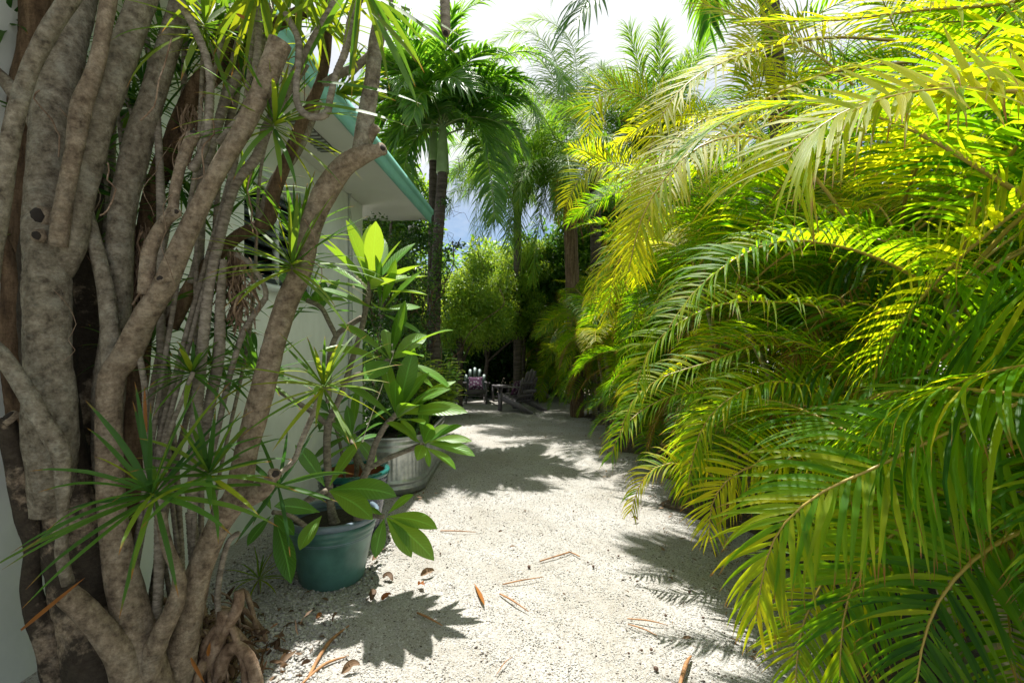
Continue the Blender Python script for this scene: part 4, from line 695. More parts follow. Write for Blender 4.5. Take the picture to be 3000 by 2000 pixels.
# slender ringed stems
stems = [
 [(565, 1500, 15, 2.0), (572, 1255, 17, 2.0), (595, 1000, 17, 2.0), (615, 829, 16, 2.0), (650, 670, 16, 1.98), (690, 542, 15, 1.96), (752, 459, 15, 1.95), (781, 370, 13, 1.95), (850, 240, 13, 1.93), (905, 140, 13, 1.92), (1000, -20, 15, 1.9)],
 [(480, 1500, 13, 2.1), (472, 1000, 13, 2.1), (472, 640, 13, 2.1), (466, 446, 11, 2.1), (459, 330, 11, 2.1)],
 [(560, 500, 14, 1.9), (600, 430, 13, 1.9), (614, 330, 12, 1.9), (612, 200, 12, 1.9), (575, 96, 12, 1.9), (530, 10, 12, 1.9)],
 [(836, 40, 10, 1.85), (868, 100, 10, 1.85), (876, 150, 11, 1.84), (868, 255, 11, 1.84), (876, 315, 11, 1.83), (912, 342, 11, 1.82), (955, 334, 12, 1.82), (968, 285, 11, 1.82), (985, 215, 11, 1.82), (1012, 150, 12, 1.82), (1030, 60, 14, 1.84), (1060, -30, 15, 1.86)],
 [(950, 245, 12, 2.1), (1000, 215, 13, 2.05), (1042, 198, 12, 2.0), (1085, 158, 11, 1.98)],
 [(300, 380, 12, 2.3), (305, 600, 12, 2.3), (310, 780, 12, 2.3), (312, 950, 12, 2.3)],
 [(330, 340, 11, 2.4), (325, 560, 11, 2.4), (322, 800, 11, 2.4)],
 [(365, 330, 11, 2.4), (368, 450, 11, 2.4), (380, 560, 11, 2.4)],
 [(395, 1000, 8, 1.95), (412, 1063, 9, 1.95), (425, 1150, 9, 1.96), (425, 1290, 8, 1.98), (430, 1400, 8, 2.0)],
 [(566, 1090, 7, 1.9), (530, 1180, 7, 1.92), (492, 1280, 7, 1.95), (470, 1400, 8, 2.0)],
 [(780, 870, 9, 2.1), (720, 960, 10, 2.1), (690, 1040, 9, 2.1), (663, 1140, 9, 2.1), (640, 1250, 9, 2.08), (600, 1420, 10, 2.05)],
 [(655, 760, 10, 2.0), (645, 900, 15, 2.02), (640, 1050, 17, 2.05), (600, 1250, 18, 2.08), (560, 1450, 18, 2.1)],
 [(947, 1128, 9, 2.1), (918, 1210, 9, 2.1), (884, 1290, 9, 2.08), (861, 1348, 9, 2.05), (815, 1390, 8, 2.0), (770, 1425, 9, 1.98)],
 [(700, 1560, 9, 2.1), (668, 1590, 9, 2.1), (645, 1680, 9, 2.1), (638, 1770, 10, 2.1), (655, 1850, 12, 2.1)],
 [(530, 40, 14, 2.15), (590, 70, 15, 2.15), (690, 80, 15, 2.15), (745, 110, 12, 2.15)],
 [(690, 745, 7, 2.05), (735, 775, 8, 2.05), (775, 840, 8, 2.05), (778, 880, 8, 2.05)],
 [(745, 230, 12, 2.0), (757, 120, 12, 2.0), (752, 0, 13, 2.0), (750, -60, 13, 2.0)],
 [(660, 400, 11, 2.2), (690, 280, 12, 2.2), (700, 150, 12, 2.2)],
 [(560, 830, 12, 2.15), (588, 700, 12, 2.15), (590, 560, 13, 2.1), (650, 330, 14, 2.1), (700, 210, 13, 2.1)],
 [(1210, 640, 9, 2.0), (1310, 90, 14, 2.0), (1306, -60, 14, 2.0)],
 [(470, 2100, 16, 2.0), (455, 1900, 15, 2.0), (465, 1700, 15, 2.0), (468, 1450, 14, 2.02), (470, 1300, 13, 2.05)],
 [(560, 2100, 16, 2.12), (548, 1900, 16, 2.12), (570, 1700, 16, 2.12), (560, 1500, 16, 2.1)],
 [(640, 420, 11, 1.88), (770, 280, 12, 1.86), (806, 350, 11, 1.86)]]
rs_ = np.random.default_rng(77)
for k in range(12):
    x0, x1, Yk = rs_.uniform(300, 620), rs_.uniform(180, 950), rs_.uniform(2.02, 2.3); r0 = rs_.uniform(5, 10); xm = x0 * .55 + x1 * .45
    stems.append([(x0, 1900, r0 + 2, Yk), (x0 * .8 + x1 * .2 + rs_.normal(0, 14), 1450, r0 + 1, Yk), (xm + rs_.normal(0, 22), 950, r0, Yk), (x0 * .25 + x1 * .75 + rs_.normal(0, 22), 450, r0, Yk), (x1, rs_.uniform(-80, 200), r0, Yk)])
stems[19] = [(1306, 92, 15, 1.7), (1304, 30, 16, 1.7), (1302, -80, 17, 1.7)]
for s_ in stems: limb(s_, 'stem', 'stem', 11, .03, .16, .013, .0, step=.0045)
# broken stub ends; a near-black plug stands in for shade inside a hollow
for (px, py, r_, Y_, dx, dz) in ((118, 640, 40, 1.90, -.1, .2), (112, 690, 20, 1.83, 0, -.1), (470, 816, 13, 1.86, .1, .3), (1119, 436, 17, 1.925, .9, .3), (806, 1388, 18, 1.93, .8, .5), (516, 622, 13, 1.80, .5, .2), (30, 1222, 24, 1.85, -.3, .8), (1306, 96, 12, 1.69, 0, -1), (568, 392, 16, 1.85, .2, .9)):
    mb = MB(); c_ = P(px, py, Y_); rr = r_ / F_PX * Y_; d_ = Vector((dx, -.8, dz)).normalized()
    tube(mb, [c_ + d_ * rr * -.3, c_ + d_ * rr * .25], [rr * 1.1, rr * .95], 12, .01, lump=.15, tint=.5); tube(mb, [c_ + d_ * rr * .2, c_ + d_ * (rr * .42)], [rr * .72, rr * .55], 10, .01, lump=.2, m=1)
    mb.obj('stub', [M['bark_tan'], M['hollow_shade']], dt)
# roots
mb = MB(); rs = np.random.default_rng(5)
for k in range(190):
    a = rs.uniform(-.9, 1.5); b0 = np.array([-1.60 + rs.normal(0, .15), 2.20 + rs.normal(0, .16), rs.uniform(.0, .26)]); b0[0] = min(b0[0], -1.46); b0[1] = max(b0[1], 2.1); L_ = rs.uniform(.08, .27)
    d_ = np.array([math.cos(a), -math.sin(a) * .5 + .1, 0]); p1 = b0 + d_ * L_ * .4 + [0, 0, rs.uniform(-.02, .06)]; p2 = b0 + d_ * L_ * .8 + rs.normal(0, .04, 3); p2[2] = max(.03, p2[2] - .12); p3 = b0 + d_ * L_ + rs.normal(0, .05, 3); p3[2] = -.02
    r_ = rs.choice([.003, .005, .008, .013, .018]); tube(mb, [b0, p1, p2, p3], [r_, r_ * 1.1, r_ * .9, r_ * .6], 9, .015, lump=.08)
for q in ([(640, 1990, 26), (655, 1930, 27), (690, 1895, 26), (735, 1935, 26), (760, 2040, 30)], [(625, 2010, 22), (610, 1940, 22), (600, 1890, 20), (640, 1830, 18)], [(640, 1810, 14), (680, 1840, 14), (695, 1890, 15), (715, 1950, 16), (720, 2030, 18)], [(660, 1790, 30), (640, 1870, 30), (600, 1960, 34), (580, 2080, 40)], [(560, 2050, 24), (590, 1960, 20), (690, 1790, 24), (700, 1730, 18)]):
    tube(mb, [P(a, b_, 2.1) for a, b_, r_ in q], [r_ * .68 / F_PX * 2.1 for a, b_, r_ in q], 12, .015, lump=.16, rough=.03)
mb.obj('roots', M['root'], dt)
mb = MB()   # hanging aerial roots and fibre
for (px, py, w_, h_, Y_, n__) in ((690, 790, 34, 130, 2.1, 90), (415, 760, 26, 220, 2.2, 70), (700, 880, 24, 100, 2.1, 40), (560, 370, 24, 130, 2.15, 30)):
    for k in range(n__):
        a0 = P(px + rs.normal(0, w_ * .5), py - h_ * .5 + rs.uniform(0, h_ * .5), Y_ + rs.normal(0, .03)); q = [a0]
        for j in range(4): q.append(q[-1] + Vector((rs.normal(0, .015), rs.normal(0, .012), -h_ / F_PX * Y_ * .2 + rs.normal(0, .01))))
        tube(mb, q, rs.choice([.0015, .003, .005]), 5, .03, cap=False)
mb.obj('aerial_roots', M['root'], dt)
mb = MB()   # loose bark flakes and dry sheaths at the foot
for k in range(450):
    c_ = np.array([-1.50 + rs.normal(0, .19), 2.28 + rs.normal(0, .15), abs(rs.normal(.02, .07))]); ribbons(mb, [c_], [rs.normal(0, 1, 3) + [0, 0, .4]], [rs.normal(0, 1, 3)], rs.uniform(.03, .12), rs.uniform(.008, .03), .5, 4, 'strap', .5, rs.random() * .5, wob=.9)
mb.obj('bark_flakes', M['dead_leaf'], dt)
mb = MB()
for (px, py, px2, py2, Y_) in ((430, 1265, 424, 1130, 1.9), (610, 1920, 616, 1880, 1.95), (560, 1925, 600, 2000, 1.9), (62, 1845, 250, 1690, 1.72), (725, 60, 690, 40, 1.9)):
    A_ = P(px, py, Y_); B_ = P(px2, py2, Y_); ribbons(mb, [list(A_)], [list(B_ - A_)], [(0, -1, .2)], (B_ - A_).length, .016, .0, 5, 'strap', .5, .5)
mb.obj('dry_sheath', M['orange_leaf'], dt)

def leaf_head(c, axis, L, n, W=.022, spread=(15, 115), droop=.5, tint=.45, tvar=.2, k=7, parent=None, name='leaf_head', mt='dracaena', pad=0, prof='strap', fold=.35, lj=.15):
    c = np.array(c, float); ax = nrm(np.array(axis, float)); ref = np.array([0, 0, 1.]) if abs(ax[2]) < .9 else np.array([1., 0, 0]); u = nrm(np.cross(ax, ref)); v = np.cross(ax, u)
    i = np.arange(n); a = i * 2.39996 + rng.normal(0, .25, n); th = np.radians(spread[0] + (spread[1] - spread[0]) * (i / n) ** .8 + rng.normal(0, 7, n))
    rd = np.outer(np.cos(a), u) + np.outer(np.sin(a), v); D = np.outer(np.cos(th), ax) * 1.0 + rd * np.sin(th)[:, None]; U = np.outer(np.sin(th), ax) - rd * np.cos(th)[:, None]
    B = c - np.outer(i / n, ax) * (L * .12) + rd * (.006 + pad); Ls = L * rng.uniform(1 - lj, 1 + lj, n) * (.55 + .45 * np.minimum(1, (i + 3) / n * 3))
    mb = MB(); ribbons(mb, B, D, U, Ls, W * rng.uniform(.8, 1.15, n), droop * rng.uniform(.5, 1.4, n), k, prof, fold, np.clip(tint + rng.normal(0, tvar, n), 0, 1), wob=.15)
    return mb.obj(name, M[mt], parent or dt)
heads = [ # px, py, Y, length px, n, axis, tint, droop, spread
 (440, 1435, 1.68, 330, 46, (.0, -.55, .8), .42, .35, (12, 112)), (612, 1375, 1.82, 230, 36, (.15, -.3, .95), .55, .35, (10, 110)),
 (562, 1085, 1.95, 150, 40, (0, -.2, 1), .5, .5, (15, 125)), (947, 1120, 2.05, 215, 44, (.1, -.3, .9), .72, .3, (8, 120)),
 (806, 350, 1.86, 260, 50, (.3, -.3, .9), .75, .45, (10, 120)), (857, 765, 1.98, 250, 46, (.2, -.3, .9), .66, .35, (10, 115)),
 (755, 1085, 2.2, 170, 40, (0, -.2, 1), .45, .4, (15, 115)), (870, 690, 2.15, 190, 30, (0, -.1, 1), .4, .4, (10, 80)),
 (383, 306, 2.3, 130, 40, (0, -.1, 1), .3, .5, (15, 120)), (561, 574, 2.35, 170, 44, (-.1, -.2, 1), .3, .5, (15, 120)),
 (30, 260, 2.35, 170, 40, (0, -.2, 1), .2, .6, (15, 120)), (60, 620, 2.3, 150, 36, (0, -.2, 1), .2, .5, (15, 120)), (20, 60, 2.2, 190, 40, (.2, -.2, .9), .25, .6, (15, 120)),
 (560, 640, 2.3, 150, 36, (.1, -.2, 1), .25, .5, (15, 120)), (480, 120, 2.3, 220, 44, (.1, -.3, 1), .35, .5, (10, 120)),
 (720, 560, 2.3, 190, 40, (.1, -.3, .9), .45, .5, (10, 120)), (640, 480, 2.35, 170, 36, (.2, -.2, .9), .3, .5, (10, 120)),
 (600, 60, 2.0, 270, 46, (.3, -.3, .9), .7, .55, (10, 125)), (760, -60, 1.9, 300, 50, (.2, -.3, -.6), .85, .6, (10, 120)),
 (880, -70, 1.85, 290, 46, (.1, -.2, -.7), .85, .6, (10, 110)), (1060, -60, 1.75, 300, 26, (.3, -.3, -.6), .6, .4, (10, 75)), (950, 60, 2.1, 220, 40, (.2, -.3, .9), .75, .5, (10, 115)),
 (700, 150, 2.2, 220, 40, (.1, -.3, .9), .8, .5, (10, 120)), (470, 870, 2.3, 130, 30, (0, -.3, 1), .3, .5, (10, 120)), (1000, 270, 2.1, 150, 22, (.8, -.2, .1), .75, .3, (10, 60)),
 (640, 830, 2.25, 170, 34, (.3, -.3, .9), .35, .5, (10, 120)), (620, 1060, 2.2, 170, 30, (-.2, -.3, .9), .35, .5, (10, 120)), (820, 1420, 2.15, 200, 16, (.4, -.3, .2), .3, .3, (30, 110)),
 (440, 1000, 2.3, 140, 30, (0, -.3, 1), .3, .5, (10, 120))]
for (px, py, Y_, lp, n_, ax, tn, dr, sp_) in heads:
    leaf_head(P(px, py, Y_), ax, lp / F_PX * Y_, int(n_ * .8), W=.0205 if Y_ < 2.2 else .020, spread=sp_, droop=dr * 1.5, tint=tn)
mb = MB()   # long single leaves hanging in front of the sky at the top
for (a, b_, c_, d_, Y_, tn) in ((1095, -30, 1340, 45, 1.6, .8), (1100, 0, 1330, 140, 1.55, .7), (1105, 60, 1205, 315, 1.5, .55), (1080, -20, 1310, 180, 1.5, .62), (1090, 40, 1190, 200, 1.55, .8), (930, 240, 1220, 330, 1.75, .5), (880, 300, 1180, 395, 1.75, .6)):
    A_ = P(a, b_, Y_); B_ = P(c_, d_, Y_); ribbons(mb, [list(A_)], [list(B_ - A_ + Vector((0, 0, .07)))], [(.2, -.7, .6)], (B_ - A_).length * 1.03, .026, .35, 9, 'strap', .35, tn)
mb.obj('leaf_head', M['dracaena'], dt)
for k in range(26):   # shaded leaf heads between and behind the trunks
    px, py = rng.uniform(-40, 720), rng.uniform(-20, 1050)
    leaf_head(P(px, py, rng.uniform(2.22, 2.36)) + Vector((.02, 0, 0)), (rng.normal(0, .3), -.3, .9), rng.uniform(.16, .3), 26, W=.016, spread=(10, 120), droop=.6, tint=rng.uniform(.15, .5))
mb = MB()         # thin hanging aerial roots and twigs
for k in range(24):
    a0 = P(rng.uniform(20, 900), rng.uniform(100, 1100), rng.uniform(1.75, 2.2)); q = [a0]
    for j in range(5): q.append(q[-1] + Vector((rng.normal(0, .025), rng.normal(0, .02), -rng.uniform(.02, .09))))
    tube(mb, q, rng.choice([.0012, .002, .003]), 5, .03, cap=False)
mb.obj('twigs', M['root'], dt)
# seedling at the foot of the tree
sl = thing('dragon_tree_seedling', G(758, 1745), 'small yellow green grassy seedling between the roots and the green pot', 'plant')
leaf_head(G(758, 1745) + Vector((0, 0, .12)), (0, -.2, 1), .19, 24, W=.011, spread=(15, 115), droop=.9, tint=.85, parent=sl, name='leaves')
mb = MB(); p_ = G(758, 1745); tube(mb, [p_ - Vector((0, 0, .02)), p_ + Vector((0, 0, .12))], .006, 6, .03); mb.obj('stem', M['stem'], sl)

# ================================================================ POTS AND TANK
pc1 = Vector((-1.205, 3.21, 0)); pot = thing('plant_pot', pc1, 'large green plastic pot with a blue grey rim, nearest pot on the gravel', 'pot')
mb = MB(); lathe(mb, [(.001, 0), (.195, 0), (.205, .012), (.222, .10), (.243, .21), (.262, .30), (.266, .305), (.264, .312), (.270, .33), (.275, .336), (.272, .343), (.278, .362), (.284, .368), (.281, .376), (.286, .40), (.262, .40)], pc1, 72)
mb.obj('body', M['pot_green'], pot)
mb = MB(); lathe(mb, [(.262, .399), (.289, .401), (.300, .410), (.302, .436), (.296, .444), (.279, .444), (.274, .43), (.266, .33), (.264, .30)], pc1, 72, wob=lambda a, z: -.012 if (math.sin(a * 9) > .97 and z > .405) else 0)
mb.obj('rim', M['pot_rim'], pot)
mb = MB(); lathe(mb, [(.001, .385), (.1, .392), (.2, .38), (.268, .37)], pc1, 40); mb.obj('soil', M['soil'], pot)
pc2 = Vector((-1.30, 3.92, 0)); pot2 = thing('plant_pot', pc2, 'dark blue glazed ceramic pot with teal rim, behind the green pot', 'pot')
mb = MB(); lathe(mb, [(.001, 0), (.17, 0), (.185, .01), (.215, .12), (.24, .26), (.252, .36), (.256, .40), (.268, .41), (.262, .425), (.272, .44), (.266, .455), (.275, .47), (.272, .50)], pc2, 64); mb.obj('body', M['glaze_blue'], pot2)
mb = MB(); lathe(mb, [(.271, .499), (.288, .506), (.292, .53), (.284, .548), (.255, .548), (.247, .53)], pc2, 64); mb.obj('rim', M['glaze_teal'], pot2)
mb = MB(); lathe(mb, [(.001, .40), (.24, .40), (.246, .42), (.249, .531)], pc2, 48); mb.obj('lining', M['terracotta'], pot2)
# galvanised stock tank
tx, ty0, ty1, tr_ = -1.335, 5.30, 6.68, .385; tank = thing('stock_tank', (tx, (ty0 + ty1) / 2, 0), 'long oval galvanised steel stock tank used as a planter against the house', 'planter')
def stadium(r, n=30, corr=0):
    out = []; per = []
    for k in range(n + 1): a = -math.pi + math.pi * k / n; out.append((tx + math.cos(a) * r, ty0 + math.sin(a) * r))
    ns = 26
    for k in range(1, ns): out.append((tx + r, ty0 + (ty1 - ty0) * k / ns))
    for k in range(n + 1): a = math.pi * k / n; out.append((tx + math.cos(a) * r, ty1 + math.sin(a) * r))
    for k in range(1, ns): out.append((tx - r, ty1 - (ty1 - ty0) * k / ns))
    return out
NR = 4 * 4
def tank_rings(rows):
    mb = MB(); V = []; base = stadium(tr_, 90)
    base2 = [];
    ctr = np.array(base); tan = np.roll(ctr, -1, 0) - np.roll(ctr, 1, 0); nn_ = nrm(np.stack([tan[:, 1], -tan[:, 0]], -1)); cum = np.cumsum(np.linalg.norm(np.diff(ctr, axis=0, prepend=ctr[:1]), axis=1))
    for off, z, cr in rows:
        o_ = off + cr * np.sin(cum / .050 * 2 * np.pi) ; P2 = ctr + nn_ * o_[:, None]; V += [(x, y, z) for x, y in P2]
    n_ = len(base); idx = np.arange(len(V)).reshape(-1, n_); nx = np.roll(idx, -1, 1); F = np.stack([idx[:-1], nx[:-1], nx[1:], idx[1:]], -1).reshape(-1, 4); mb.add(V, F); return mb
rows = [(-.03, .0, 0), (.0, .012, 0), (.004, .05, 0), (.012, .062, 0), (.012, .080, 0), (.002, .092, 0), (.004, .115, 0), (.013, .127, 0), (.013, .140, 0), (.0, .155, 0), (-.002, .165, .0), (-.004, .175, .004), (-.004, .42, .004), (-.002, .43, 0), (.0, .44, 0), (.011, .455, 0), (.011, .475, 0), (.001, .488, 0), (.001, .51, 0), (.009, .522, 0), (.009, .535, 0), (.0, .548, 0), (.0, .578, 0), (.006, .582, 0), (.014, .59, 0), (.014, .602, 0), (.004, .608, 0), (-.006, .602, 0), (-.006, .50, 0), (-.01, .45, 0)]
tank_rings(rows).obj('wall', M['steel'], tank)
mb = MB(); st = stadium(tr_ - .012, 40); mb.add([(x, y, .53) for x, y in st] + [(tx, (ty0 + ty1) / 2, .55)], [(i, (i + 1) % len(st), len(st), len(st)) for i in range(len(st))]); mb.obj('soil', M['soil'], tank)
# plants in the tank
ferny = thing('leafy_plant', (tx, 5.6, .54), 'dark ferny undergrowth filling the near end of the steel tank', 'plant')
mb = MB(); leaf_cloud(mb, [(tx + rng.uniform(-.25, .25), rng.uniform(5.2, 6.6), .62 + rng.uniform(0, .22)) for k in range(30)], [(.14, .16, .12)] * 30, 3200, .07, .35, .2, .4, .5, 3, .2); mb.obj('leaves', M['broad_dark'], ferny)
lsh = thing('leafy_plant', (-1.08, 6.4, .54), 'tall pale yellow green leafy plant rising from the far end of the steel tank', 'plant')
mbs = MB(); mbl = MB()
for k in range(26):
    a = rng.uniform(0, 6.28); b0 = np.array([-1.08 + rng.normal(0, .07), 6.3 + rng.normal(0, .2), .54]); e = b0 + np.array([math.cos(a) * .22 + .14, math.sin(a) * .2, rng.uniform(.35, .95)])
    tube(mbs, [b0, (b0 + e) / 2 + rng.normal(0, .03, 3), e], [.007, .005, .003], 6, .1)
    for j in range(17):
        t_ = .25 + .75 * j / 17; c_ = b0 * (1 - t_) + e * t_; aa = j * 2.4 + a; ribbons(mbl, [c_], [[math.cos(aa), math.sin(aa), .25]], [[0, 0, 1]], rng.uniform(.13, .20), rng.uniform(.055, .085), .9, 6, 'oval', .2, np.clip(rng.normal(.6, .2), 0, 1))
mbs.obj('stem', M['rib_green'], lsh); mbl.obj('leaves', M['broad_lime'], lsh)

# ================================================================ FRANGIPANI
fr1 = thing('frangipani', (-1.2, 3.2, .39), 'frangipani with grey forked stems and whorls of large glossy leaves, planted in the green pot', 'plant')
def branch(pts, parent, name='branch', mt='stem', ring=.05): return limb(pts, mt, name, 12, .03, ring, .03, 0, parent=parent, step=.015)
branch([(985, 1545, 20, 3.15), (972, 1500, 14, 3.15), (962, 1400, 12, 3.16), (958, 1300, 12, 3.17), (962, 1235, 13, 3.18)], fr1, 'trunk')
branch([(962, 1240, 11, 3.18), (1004, 1141, 9, 3.2), (1036, 1040, 9, 3.25), (1060, 960, 9, 3.3), (1078, 870, 9, 3.3), (1085, 820, 9, 3.3)], fr1)
branch([(1000, 1125, 8, 3.2), (1040, 1100, 8, 3.2), (1090, 1085, 9, 3.2), (1140, 1055, 10, 3.18)], fr1)
branch([(960, 1245, 9, 3.18), (905, 1200, 8, 3.15), (840, 1160, 8, 3.1), (790, 1120, 8, 3.1), (745, 1070, 8, 3.1)], fr1)
branch([(962, 1180, 9, 3.18), (966, 1050, 9, 3.25), (985, 985, 9, 3.3), (1020, 955, 9, 3.32), (1060, 930, 9, 3.32)], fr1)
branch([(985, 985, 8, 3.3), (965, 945, 8, 3.3), (940, 900, 8, 3.3), (900, 880, 8, 3.32)], fr1)
branch([(1050, 1530, 14, 3.1), (1045, 1470, 12, 3.1), (1060, 1410, 11, 3.1), (1083, 1360, 12, 3.1), (1100, 1300, 10, 3.1), (1130, 1245, 9, 3.08), (1162, 1212, 9, 3.05)], fr1, 'trunk')
branch([(1075, 1375, 8, 3.1), (1130, 1345, 8, 3.08), (1190, 1320, 8, 3.05), (1238, 1302, 9, 3.0)], fr1)
branch([(1072, 1385, 7, 3.12), (1055, 1350, 7, 3.2), (1040, 1320, 7, 3.3), (1030, 1290, 7, 3.4)], fr1)
branch([(880, 1490, 9, 2.95), (905, 1462, 10, 2.93), (955, 1437, 9, 2.9)], fr1)
branch([(1040, 1520, 9, 3.05), (1080, 1510, 9, 3.02), (1125, 1512, 8, 3.0)], fr1)
branch([(900, 1545, 9, 2.95), (850, 1510, 8, 2.85), (800, 1500, 8, 2.75)], fr1)
def whorl(px, py, Y_, lp, n_, ax, tn, dr, sp_=(20, 105), parent=fr1, w=.28, mt='plumeria'):
    L_ = lp / F_PX * Y_
    return leaf_head(P(px, py, Y_), ax, L_, n_, W=L_ * w, spread=sp_, droop=dr, tint=tn, k=9, parent=parent, name='leaf_whorl', mt=mt, prof='oblong', fold=.22, pad=.006, lj=.2)
whorl(1085, 830, 3.3, 205, 17, (.1, -.15, 1), .9, .25, (10, 85)); whorl(1120, 900, 3.28, 160, 7, (.4, -.3, .8), .7, .3, (15, 95)); whorl(1150, 1045, 3.18, 185, 11, (.45, -.3, .8), .7, .5, (15, 100))
whorl(1165, 1212, 3.05, 185, 8, (.3, -.3, .95), .6, .4, (12, 70)); whorl(1245, 1295, 3.0, 135, 7, (.45, -.3, .75), .6, .6, (15, 100))

whorl(1030, 1290, 3.45, 110, 7, (0, -.3, 1), .3, .5, (20, 110)); whorl(898, 880, 3.35, 110, 8, (-.3, -.3, .5), .35, .5, (20, 110)); whorl(742, 1068, 3.1, 150, 10, (-.2, -.3, .8), .15, .5, (20, 110))
whorl(940, 905, 3.5, 120, 8, (-.2, 0, 1), .2, .5, (20, 100))
def leaves_to(px, py, Y_, tips, tn, name='leaf_whorl', parent=fr1, w=.34, up=.05):
    """single leaves from one shoot tip to their tips (px, py, Y)"""
    mb = MB(); a = P(px, py, Y_)
    for (tx_, ty_, tY) in tips:
        b_ = P(tx_, ty_, tY); d_ = b_ - a; L_ = d_.length; dn = d_ / L_
        ribbons(mb, [list(a + dn * .02)], [list(dn + Vector((0, 0, .28)))], [(-dn.x * .3 + rng.normal(0, .2), -.75, .75)], L_ * 1.05, L_ * w * rng.uniform(.9, 1.1), .55, 11, 'oblong', .2, np.clip(rng.normal(tn, .12), 0, 1), wob=.12)
    return mb.obj(name, M['plumeria'], parent)
leaves_to(958, 1432, 2.88, [(1056, 1308, 2.95), (868, 1322, 2.9), (1074, 1532, 2.72), (1142, 1472, 2.85), (1052, 1478, 2.95)], .62)
leaves_to(948, 1500, 2.80, [(815, 1500, 2.66), (892, 1600, 2.68)], .6, w=.42)
leaves_to(1128, 1508, 3.0, [(1206, 1464, 3.0), (1264, 1565, 2.92), (1246, 1648, 2.86), (1188, 1628, 2.88), (1104, 1622, 2.86), (1072, 1500, 2.9)], .6)
leaves_to(800, 1500, 2.72, [(846, 1690, 2.62), (850, 1568, 2.62), (742, 1590, 2.6), (760, 1440, 2.75)], .35)
leaves_to(1165, 1212, 3.05, [(1352, 1232, 3.0), (1310, 1160, 3.05), (1252, 1105, 3.05), (1205, 1290, 2.98)], .75, w=.27)
leaves_to(1245, 1295, 3.0, [(1372, 1350, 2.95), (1368, 1305, 3.0), (1256, 1360, 2.92)], .75, w=.26)
mb = MB()  # flower remnants
for (px, py) in ((1055, 820), (1045, 812), (1062, 830), (1035, 840), (1150, 1010), (1158, 1000), (1150, 1030), (1062, 1290)):
    c_ = P(px, py, 3.15); tube(mb, [P(1080, py + 30, 3.3) if py < 900 else P(1150, 1045, 3.15), c_], .003, 5, .05); mb.add(np.array(c_) + ICO * .012, ICF)
mb.obj('flower_buds', M['petal'], fr1)
fr2 = thing('frangipani', (-1.3, 3.9, .40), 'smaller dark leaved frangipani standing in the blue glazed pot', 'plant')
branch([(1030, 1420, 9, 3.9), (1045, 1380, 8, 3.9), (1040, 1330, 8, 3.9), (1032, 1270, 8, 3.9)], fr2, 'trunk')
branch([(1010, 1400, 5, 3.9), (1000, 1320, 5, 3.9), (980, 1240, 5, 3.9), (965, 1200, 5, 3.9)], fr2)
whorl(1032, 1262, 3.9, 115, 9, (0, -.3, 1), .3, .6, (20, 125), parent=fr2); whorl(965, 1205, 3.95, 110, 7, (-.2, -.2, 1), .1, .7, (20, 125), parent=fr2)

# ================================================================ GARDEN CHAIRS (front faces -Y locally)
def arch(w, h, n=8):        # slat with rounded top
    return [(0, 0), (w, 0)] + [(w / 2 + math.cos(math.pi * k / n) * w / 2, h - w / 2 + math.sin(math.pi * k / n) * w / 2) for k in range(n + 1)]
def adirondack(x, y, rz, label, mats, cushion=None):
    root = thing('garden_chair', (x, y, 0), label, 'chair', 'slatted garden chairs at the end of the path', rz)
    def part(mb, name, mt='chair', sm=False): return mb.obj(name, M[mt], root, smooth=sm, local=True)
    # seat: slats sloping down to the back
    mb = MB(); T4 = Matrix.Translation((0, -.27, .37)) @ Matrix.Rotation(R(-17), 4, 'X')
    for k in range(6): box(mb, -.26, .26, k * .085, k * .085 + .072, 0, .022, M=T4)
    part(mb, 'seat', mats[0])
    mb = MB(); B4 = Matrix.Translation((0, .17, .22)) @ Matrix.Rotation(R(-19), 4, 'X') @ Matrix.Rotation(R(90), 4, 'X')
    for k in range(5):
        u_ = k - 2; h = .78 - .052 * u_ * u_ ; w_ = .098; C4 = B4 @ Matrix.Translation((u_ * .112, 0, 0)) @ Matrix.Rotation(R(-u_ * 1.8), 4, 'Z') @ Matrix.Translation((-w_ / 2, 0, -.01))
        prism(mb, arch(w_, h), .02, C4)
    for z_ in (.12, .42): box(mb, -.26, .26, z_, z_ + .06, -.034, -.012, M=B4)
    part(mb, 'backrest', mats[1])
    for s in (-1, 1):
        mb = MB(); ap = [(0, -.36), (.10, -.38), (.13, -.34), (.13, -.05), (.07, .30), (.02, .32), (0, .2)]; ap = [(x_ * s, y_) for x_, y_ in ap]
        if s < 0: ap = ap[::-1]
        prism(mb, ap, .022, Matrix.Translation((s * .25, 0, .545))); part(mb, 'armrest', mats[0])
        mb = MB(); box(mb, s * .29 - .045 * (s > 0) - .0, s * .29 + .045 * (s < 0), -.33, -.24, 0, .545); prism(mb, [(0, 0), (.07, .16), (0, .16)] if s > 0 else [(0, 0), (0, .16), (-.07, .16)], .022, Matrix.Translation((s * .29, -.27, .383)) @ Matrix.Rotation(R(90), 4, 'X')); part(mb, 'front_leg', mats[0])
        mb = MB(); L4 = Matrix.Translation((s * .262 - .012, 0, 0)) @ Matrix.Rotation(R(90), 4, 'Z') @ Matrix.Rotation(R(90), 4, 'X')
        pr_ = [(-.30, .25), (.48, .0), (.62, .0), (.62, .05), (.25, .22), (-.26, .372), (-.30, .372)]; prism(mb, pr_, .024, L4); part(mb, 'rear_leg', mats[0])
    mb = MB(); box(mb, -.24, .24, -.325, -.30, .26, .37); box(mb, -.24, .24, -.325, -.30, .20, .232); box(mb, -.236, .236, .34, .365, .42, .50); part(mb, 'apron', mats[0])
    return root
